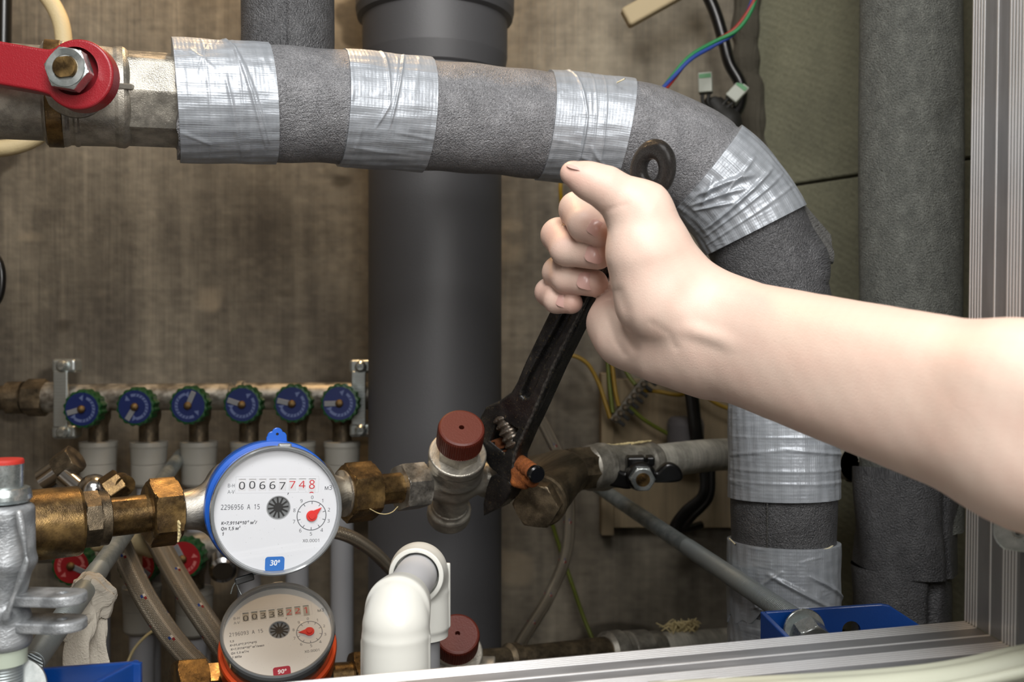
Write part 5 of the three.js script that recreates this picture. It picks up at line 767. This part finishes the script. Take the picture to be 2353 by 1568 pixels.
// ------------------------------------------------------------------ braided hoses
const hose = (label, pts, r) => { const t = thing('braided_hose', label, 'hose'); part(t, 'sleeve', sweep(curveOf(pts), r, { rings: 120, sides: 32 }), M.braid); return t; };
hose('left braided hose running down from behind the brass nipple', [[262, 1215, 0.70], [290, 1285, 0.69], [340, 1385, 0.675], [410, 1485, 0.665], [500, 1575, 0.66]], 0.0074);
hose('right braided hose running down from under the left union nut', [[340, 1200, 0.755], [370, 1260, 0.74], [430, 1365, 0.71], [500, 1470, 0.695], [560, 1560, 0.69]], 0.0081);
hose('thin braided hose looping down in front of the wall right of the drain', [[1225, 930, 0.90], [1262, 1000, 0.89], [1295, 1075, 0.885], [1308, 1170, 0.88], [1300, 1275, 0.875], [1262, 1370, 0.87], [1190, 1490, 0.82], [1170, 1580, 0.74]], 0.0053);
hose('short braided hose end showing between the cold meter and the drain', [[700, 1228, 0.70], [760, 1222, 0.705], [800, 1232, 0.71], [850, 1262, 0.725], [900, 1310, 0.75]], 0.0048);
// ------------------------------------------------------------------ white elbows
{
  const t = thing('white_elbow_pipe', 'white plastic pipe with two elbows standing in front of the drain', 'pipe');
  const E1 = P(910, 1404, 0.502), E2 = V(E1.x + 0.004, E1.y + 0.001, -0.59), dn = V(0, -1, 0), bk = V(0.04, 0, -1).normalize(), add = (p, v, s) => p.clone().addScaledVector(v, s);
  const fit = (E, h, R, down, len, hl = 0.018) => blend([cyl(add(E, down, 0.012), add(E, down, len), R * 0.99, R * 1.01, 0.0008), bone(add(E, down, 0.04), add(E, down, 0.007), R * 0.99, R * 0.97), bone(add(E, down, 0.007), add(E, h, 0.006), R * 0.97, R * 0.95), cyl(add(E, h, 0.004), add(E, h, hl), R * 0.95, R * 0.95, 0.0008)], 0.004);
  const R1 = 0.0164, f1 = fit(E1, bk, R1, dn, 0.06);
  const ribs = (E, R) => [cyl(add(E, V(1, 0, 0), R - 0.0005).add(V(0, -0.012, 0.002)), add(E, V(1, 0, 0), R - 0.0005).add(V(0, -0.06, 0.002)), 0.0016, 0.0016, 0.0008), cyl(add(E, V(-1, 0, 0), R - 0.0005).add(V(0, -0.014, 0.002)), add(E, V(-1, 0, 0), R - 0.0005).add(V(0, -0.06, 0.002)), 0.0016, 0.0016, 0.0008)];
  const r1 = blend(ribs(E1, R1), 0.001);
  part(t, 'front_elbow', sdfMesh((x, y, z) => smin(f1(x, y, z), r1(x, y, z), 0.0012), E1.clone().add(V(-0.024, -0.066, -0.024)), E1.clone().add(V(0.024, 0.024, 0.024)), 0.0009), M.white);
  part(t, 'link_pipe', revolve(E1, E2, [[0, 0.0118], [0.088, 0.0118]], { n: 48 }), M.whiteLink);
  const R2 = 0.0168, f2 = fit(E2, bk.clone().negate(), R2, dn, 0.034), r2 = cyl(add(E2, V(1, 0, 0), R2).add(V(0, 0.004, 0.002)), add(E2, V(1, 0, 0), R2).add(V(0, -0.034, 0.002)), 0.0014, 0.0014, 0.0006), bore = cyl(add(E2, bk, -0.008), add(E2, bk, -0.03), 0.0131, 0.0131, 0.0004);
  part(t, 'rear_elbow', sdfMesh((x, y, z) => smax(smin(f2(x, y, z), r2(x, y, z), 0.001), -bore(x, y, z), 0.0008), E2.clone().add(V(-0.024, -0.04, -0.024)), E2.clone().add(V(0.024, 0.024, 0.024)), 0.0009), M.white);
  part(t, 'rear_pipe', revolve(add(E2, dn, 0.03), add(E2, dn, 0.3), [[0, 0.0118], [0.27, 0.0118]], { n: 48 }), M.whiteGrey);
  part(t, 'front_pipe', revolve(add(E1, dn, 0.05), add(E1, dn, 0.3), [[0, 0.0125], [0.25, 0.0125]], { n: 48 }), M.whiteGrey);
}
// ------------------------------------------------------------------ fittings behind the sill and at the left
{
  const L = (px) => P(px, 1522 - (px - 1100) * 0.075, 0.72 + (px - 1100) * 0.00028), on = (list, o) => { const A = L(list[0][0]); return revolve(A, L(list.at(-1)[0]), list.map(([px, r]) => [L(px).distanceTo(A), r]), { n: 48, ref: V(0, 1, 0), ...o }); };
  const a = thing('bronze_fitting', 'bronze strainer lying low behind the aluminium sill', 'fitting'); part(a, 'body', [on([[1095, 0.009], [1160, 0.009], [1166, 0.012], [1184, 0.012], [1190, 0.0095], [1300, 0.011], [1390, 0.0125]])], M.bronze);
  const b = thing('lower_ball_valve', 'nickel valve body just above the sill near its middle', 'valve'); part(b, 'body', on([[1388, 0.0135], [1394, 0.0165], [1420, 0.0172], [1426, 0.0155], [1436, 0.0155], [1440, 0.0162], [1480, 0.0162], [1486, 0.0145], [1512, 0.0145]]), M.nickelDull);
  const c = thing('lower_pipe', 'grey pipe running right behind the sill from the lower valve', 'pipe'); part(c, 'pipe', on([[1508, 0.0132], [1760, 0.0132]]), M.grey);
  const h = thing('hemp_tuft', 'frayed tuft of pale hemp on the lower pipe behind the sill', 'hemp'), r = mulberry(77); const L2 = []; for (let i = 0; i < 46; i++) { const p = L(1540 + r() * 60).add(V(0, 0.0135, 0.004 * r())); L2.push(sweep(new THREE.CatmullRomCurve3([p, p.clone().add(V((r() - 0.5) * 0.014, 0.004 + r() * 0.006, (r() - 0.5) * 0.01)), p.clone().add(V((r() - 0.5) * 0.026, r() * 0.010, (r() - 0.5) * 0.016))]), 0.0005, { rings: 8, sides: 5 })); } part(h, 'fibres', L2, M.hemp).userData.kind = 'stuff';
  const n1 = thing('brass_nut', 'brass hex nut at the bottom edge left of the hot meter', 'nut'); part(n1, 'nut', [hexGeo(P(398, 1584, 0.64), P(470, 1578, 0.65), 0.0165, { rot: 0.1, ref: V(0, 1, 0) }), hexGeo(P(468, 1578, 0.65), P(520, 1574, 0.655), 0.0128, { ref: V(0, 1, 0) })], M.brass);
  const n2 = thing('brass_nut', 'brass hex nut at the bottom edge between the hot meter and white elbow', 'nut'); part(n2, 'nut', [hexGeo(P(806, 1558, 0.665), P(850, 1554, 0.67), 0.0155, { rot: 0.1, ref: V(0, 1, 0) }), revolve(P(760, 1562, 0.66), P(808, 1558, 0.665), [[0, 0.0105], [0.014, 0.0105]], { n: 40, ref: V(0, 1, 0) })], M.brass);
  const f = thing('chrome_valve', 'small chrome corner valve behind the brass coupling', 'valve'), d = 0.70;
  part(f, 'outlet', revolve(P(98, 1108, d), P(142, 1078, d), [[0, 0.006], [0.001, 0.0085], [0.0155, 0.0085], [0.016, 0.007]], { n: 40 }), M.chrome);
  part(f, 'hex_nut', hexGeo(P(136, 1080, d), P(176, 1052, d), 0.0095, { rot: 0.3 }), M.bronze);
  part(f, 'body', [revolve(P(146, 1094, 0.695), P(196, 1136, 0.69), [[0, 0.006], [0.001, 0.0072], [0.02, 0.0072]], { n: 40 }), new THREE.SphereGeometry(0.0115, 32, 20).translate(...P(216, 1128, 0.69).toArray())], M.chrome);
  const g = thing('brass_plug', 'small brass hex fitting peeping out above the hex nipple', 'fitting'); part(g, 'body', [hexGeo(P(244, 1132, 0.655), P(282, 1106, 0.66), 0.0088, { rot: 0.5 }), revolve(P(276, 1110, 0.66), P(298, 1124, 0.65), [[0, 0.007], [0.008, 0.0068]], { n: 32 })], M.brass);
  const s = thing('plastic_collar', 'pale cream plastic collar behind the hex nipple and hoses', 'collar'); part(s, 'collar', sdfMesh(blend([bone(P(225, 1250, 0.76), P(300, 1235, 0.76), 0.006, 0.009), bone(P(300, 1235, 0.76), P(350, 1262, 0.77), 0.009, 0.007), bone(P(300, 1240, 0.77), P(308, 1320, 0.785), 0.009, 0.006)], 0.008), P(180, 1350, 0.8).setZ(-0.80), P(400, 1190, 0.74).setZ(-0.735), 0.0014), M.cream);
  const k = thing('twine', 'thin pale strip of twine hanging beside the lower white pipes', 'string'); part(k, 'strand', wire([[286, 1540, 0.79], [310, 1490, 0.79], [345, 1455, 0.79], [392, 1430, 0.79]], 0.0011), M.hemp);
}
// ------------------------------------------------------------------ cables, board and connectors
{
  const t = thing('cream_hose', 'cream hose curving behind the red-levered valve', 'hose'); part(t, 'tube', wire([[20, -60, 0.76], [96, -20, 0.76], [136, 40, 0.76], [148, 110, 0.76], [148, 190, 0.76], [128, 262, 0.76], [88, 312, 0.755], [30, 337, 0.75], [-60, 345, 0.745]], 0.0062, { rings: 120, sides: 24 }), M.cream);
  const b = thing('black_conduit', 'black conduit in the top left corner', 'conduit'); part(b, 'tube', revolve(P(13, -160, 0.85), P(8, 170, 0.85), [[0, 0.006], [0.13, 0.006]], { n: 32 }), M.black);
  const b2 = thing('black_cable', 'black cable at the left edge halfway up', 'cable'); part(b2, 'sheath', wire([[-40, 560, 0.8], [-4, 600, 0.8], [4, 640, 0.8], [-6, 690, 0.8], [-40, 720, 0.8]], 0.0034), M.black);
  const c = thing('cable_duct', 'beige cable duct slanting out of the top edge', 'duct'); const A = P(1436, 44, 0.905), B = P(1640, -70, 0.9), x = B.clone().sub(A).normalize(); part(c, 'duct', place(box(A.distanceTo(B), 0.018, 0.014, 0.003, 3), A.clone().lerp(B, 0.5), { x, y: V(-x.y, x.x, 0), z: V(0, 0, 1) }), M.creamBar);
  const k = thing('black_cable', 'thick black cable hanging from the top towards the white connectors', 'cable'); part(k, 'sheath', wire([[1600, -60, 0.9], [1640, 20, 0.9], [1662, 90, 0.9], [1676, 145, 0.9], [1702, 196, 0.9], [1700, 240, 0.905], [1680, 275, 0.91]], 0.0058), M.black);
  const wires = [['red', M.wireRed, 0], ['blue', M.wireBlue, 2.1], ['green', M.wireGreen, 4.2]];
  for (const [n, m, ph] of wires) { const base = curveOf([[1748, -60, 0.86], [1728, 12, 0.86], [1690, 70, 0.86], [1640, 100, 0.86], [1585, 135, 0.855], [1545, 180, 0.85], [1500, 235, 0.84], [1460, 290, 0.83]]), pts = []; for (let i = 0; i <= 40; i++) { const p = base.getPointAt(i / 40), a = ph + i / 40 * 7; pts.push(p.add(V(Math.cos(a) * 0.0018 * 0.6, Math.sin(a) * 0.0019, Math.cos(a) * 0.0018))); } const w = thing('electric_wire', `${n} insulated wire of the twisted trio crossing the top right wall`, 'wire'); part(w, 'insulation', sweep(new THREE.CatmullRomCurve3(pts), 0.0018, { rings: 120, sides: 10 }), m); }
  const conn = (px, py, d, rz, label) => { const o = thing('wire_connector', label, 'connector'); const X = V(Math.cos(rz), Math.sin(rz), 0.25).normalize(), Y = V(-Math.sin(rz), Math.cos(rz), 0).normalize(), Z = X.clone().cross(Y), c0 = P(px, py, d); part(o, 'housing', place(box(0.0125, 0.018, 0.012, 0.0012), c0, { x: X, y: Y, z: Z }), M.conn); part(o, 'marking', place(box(0.0105, 0.004, 0.0006, 0.0002, 1), c0.clone().addScaledVector(Y, 0.0055).addScaledVector(Z, 0.0061), { x: X, y: Y, z: Z }), M.connGreen); for (let i = 0; i < 2; i++) part(o, 'lead', wire([c0.clone().addScaledVector(Y, -0.009).addScaledVector(X, (i - 0.5) * 0.006), c0.clone().addScaledVector(Y, -0.018).addScaledVector(X, (i - 0.5) * 0.004), P(1665, 270, d + 0.008)], 0.0016, { rings: 16 }), M.blackDull); };
  conn(1621, 192, 0.90, 0.02, 'small pale wire connector, upright, above the pipe bend'); conn(1694, 215, 0.90, -0.75, 'small pale wire connector, tilted, at the end of the black cable');
  const bundle = thing('cable_bundle', 'lump of black taped cable behind the pipe bend', 'cable'); part(bundle, 'wrap', sdfMesh(blend([bone(P(1640, 238, 0.91), P(1672, 282, 0.905), 0.009, 0.012), bone(P(1672, 282, 0.905), P(1690, 330, 0.90), 0.011, 0.008)], 0.006), P(1590, 370, 0.95).setZ(-0.94), P(1740, 210, 0.88).setZ(-0.88), 0.0018), M.blackDull);
  const bd = thing('wooden_board', 'pale wooden board fixed to the wall behind the butterfly valve', 'board'); const b0 = P(1397, 872, 0.945), b1 = P(1700, 1214, 0.945); part(bd, 'panel', boxUV(box(b1.x - b0.x, b0.y - b1.y, 0.015, 0.001).translate((b0.x + b1.x) / 2, (b0.y + b1.y) / 2, -0.9525)), M.board);
  part(bd, 'batten', boxUV(box(0.012, b0.y - b1.y + 0.012, 0.022, 0.001).translate(b0.x - 0.001, (b0.y + b1.y) / 2, -0.949)), M.board);
  const tb = thing('terminal_block', 'slanting row of wire terminals on the wooden board', 'terminal block'); const ta = P(1408, 968, 0.92), te = P(1492, 862, 0.92), tx = te.clone().sub(ta).normalize(), ty = V(-tx.y, tx.x, 0); part(tb, 'rail', place(box(ta.distanceTo(te), 0.007, 0.008, 0.001), ta.clone().lerp(te, 0.5), { x: tx, y: ty, z: V(0, 0, 1) }), M.nickelDull);
  for (let i = 0; i < 8; i++) { const c0 = ta.clone().lerp(te, (i + 0.5) / 8); part(tb, 'clamp_screw', revolve(c0.clone().add(V(0, 0, 0.003)), c0.clone().add(V(0, 0, 0.009)), [[0, 0.0026], [0.005, 0.0026], [0.006, 0.0018]], { n: 16 }), M.bronze); part(tb, 'terminal', place(box(0.0035, 0.014, 0.006, 0.0006, 1), c0.clone().addScaledVector(ty, -0.004), { x: tx, y: ty, z: V(0, 0, 1) }), M.blackDull); }
  const yw = [['yellow earth wire arching from the wrench to the terminal block', M.yellow, [[1270, 860, 0.93], [1306, 818, 0.925], [1345, 832, 0.925], [1375, 880, 0.925], [1392, 930, 0.92], [1402, 962, 0.918]]], ['straight yellow earth wire dropping behind the wrist to the terminals', M.yellow, [[1384, 690, 0.94], [1398, 760, 0.935], [1408, 850, 0.93], [1414, 900, 0.925], [1422, 935, 0.918]]], ['green-yellow earth wire just right of the straight one above the terminals', M.yellowGreen, [[1372, 700, 0.945], [1392, 790, 0.94], [1400, 880, 0.935], [1408, 950, 0.922]]], ['yellow wire bending under the wrist to the top of the terminals', M.yellowGreen, [[1420, 760, 0.93], [1428, 820, 0.93], [1442, 860, 0.925], [1460, 885, 0.92]]], ['yellow wire leaving the terminals to the right under the arm', M.yellow, [[1468, 898, 0.922], [1510, 900, 0.925], [1560, 908, 0.925], [1600, 900, 0.93], [1650, 930, 0.93], [1700, 948, 0.93]]], ['green earth wire running from the terminals down behind the steel pipe', M.yellowGreen, [[1440, 930, 0.92], [1480, 965, 0.922], [1530, 995, 0.925], [1575, 1020, 0.925], [1600, 1070, 0.93]]], ['green-yellow wire hanging down the wall right of the drain', M.yellowGreen, [[1262, 1180, 0.94], [1280, 1240, 0.94], [1310, 1330, 0.935], [1345, 1430, 0.93], [1380, 1510, 0.92]]], ['short yellow wire beside the thumb below the taped pipe', M.yellow, [[1298, 340, 0.94], [1291, 390, 0.94], [1288, 430, 0.94], [1290, 468, 0.945]]]];
  for (const [l, m, pts] of yw) { const o = thing('earth_wire', l, 'wire'); part(o, 'insulation', wire(pts, 0.0019), m); }
  const st = thing('flat_black_cable', 'flat black cable passing down behind the steel pipe', 'cable'); part(st, 'sheath', sweep(curveOf([[1565, 800, 0.9], [1588, 900, 0.9], [1602, 1010, 0.9], [1622, 1085, 0.9], [1618, 1140, 0.9], [1575, 1180, 0.905], [1552, 1215, 0.91], [1556, 1245, 0.92]]), 0.0062, { rings: 80, sides: 20, ref: V(0, 0, 1), flat: 0.45, width: 1 }), M.black);
  const st2 = thing('black_cable', 'round black cable curling at the lower right of the wooden board', 'cable'); part(st2, 'sheath', wire([[1636, 1080, 0.9], [1630, 1145, 0.9], [1590, 1190, 0.905], [1570, 1215, 0.91], [1590, 1212, 0.915], [1612, 1206, 0.92]], 0.0036), M.black);
  const gp = thing('grey_pipe_stub', 'grey rounded pipe stub behind the steel pipe and black cable', 'pipe'); part(gp, 'stub', revolve(P(1575, 1060, 0.925), P(1575, 958, 0.925), [[0, 0.017], [0.034, 0.017], [0.039, 0.0155], [0.041, 0.0135]], { n: 48 }), std({ color: 0x5e5b5c, roughness: 0.7 }));
  const wc = thing('wire_connector', 'white connector end showing under the wrist', 'connector'); part(wc, 'housing', place(box(0.018, 0.011, 0.012, 0.0015), P(1568, 880, 0.86)), M.white);
}
settle();
scene.traverse((o) => { if (o.isMesh) o.castShadow = o.receiveShadow = true; });
renderer.render(scene, camera);
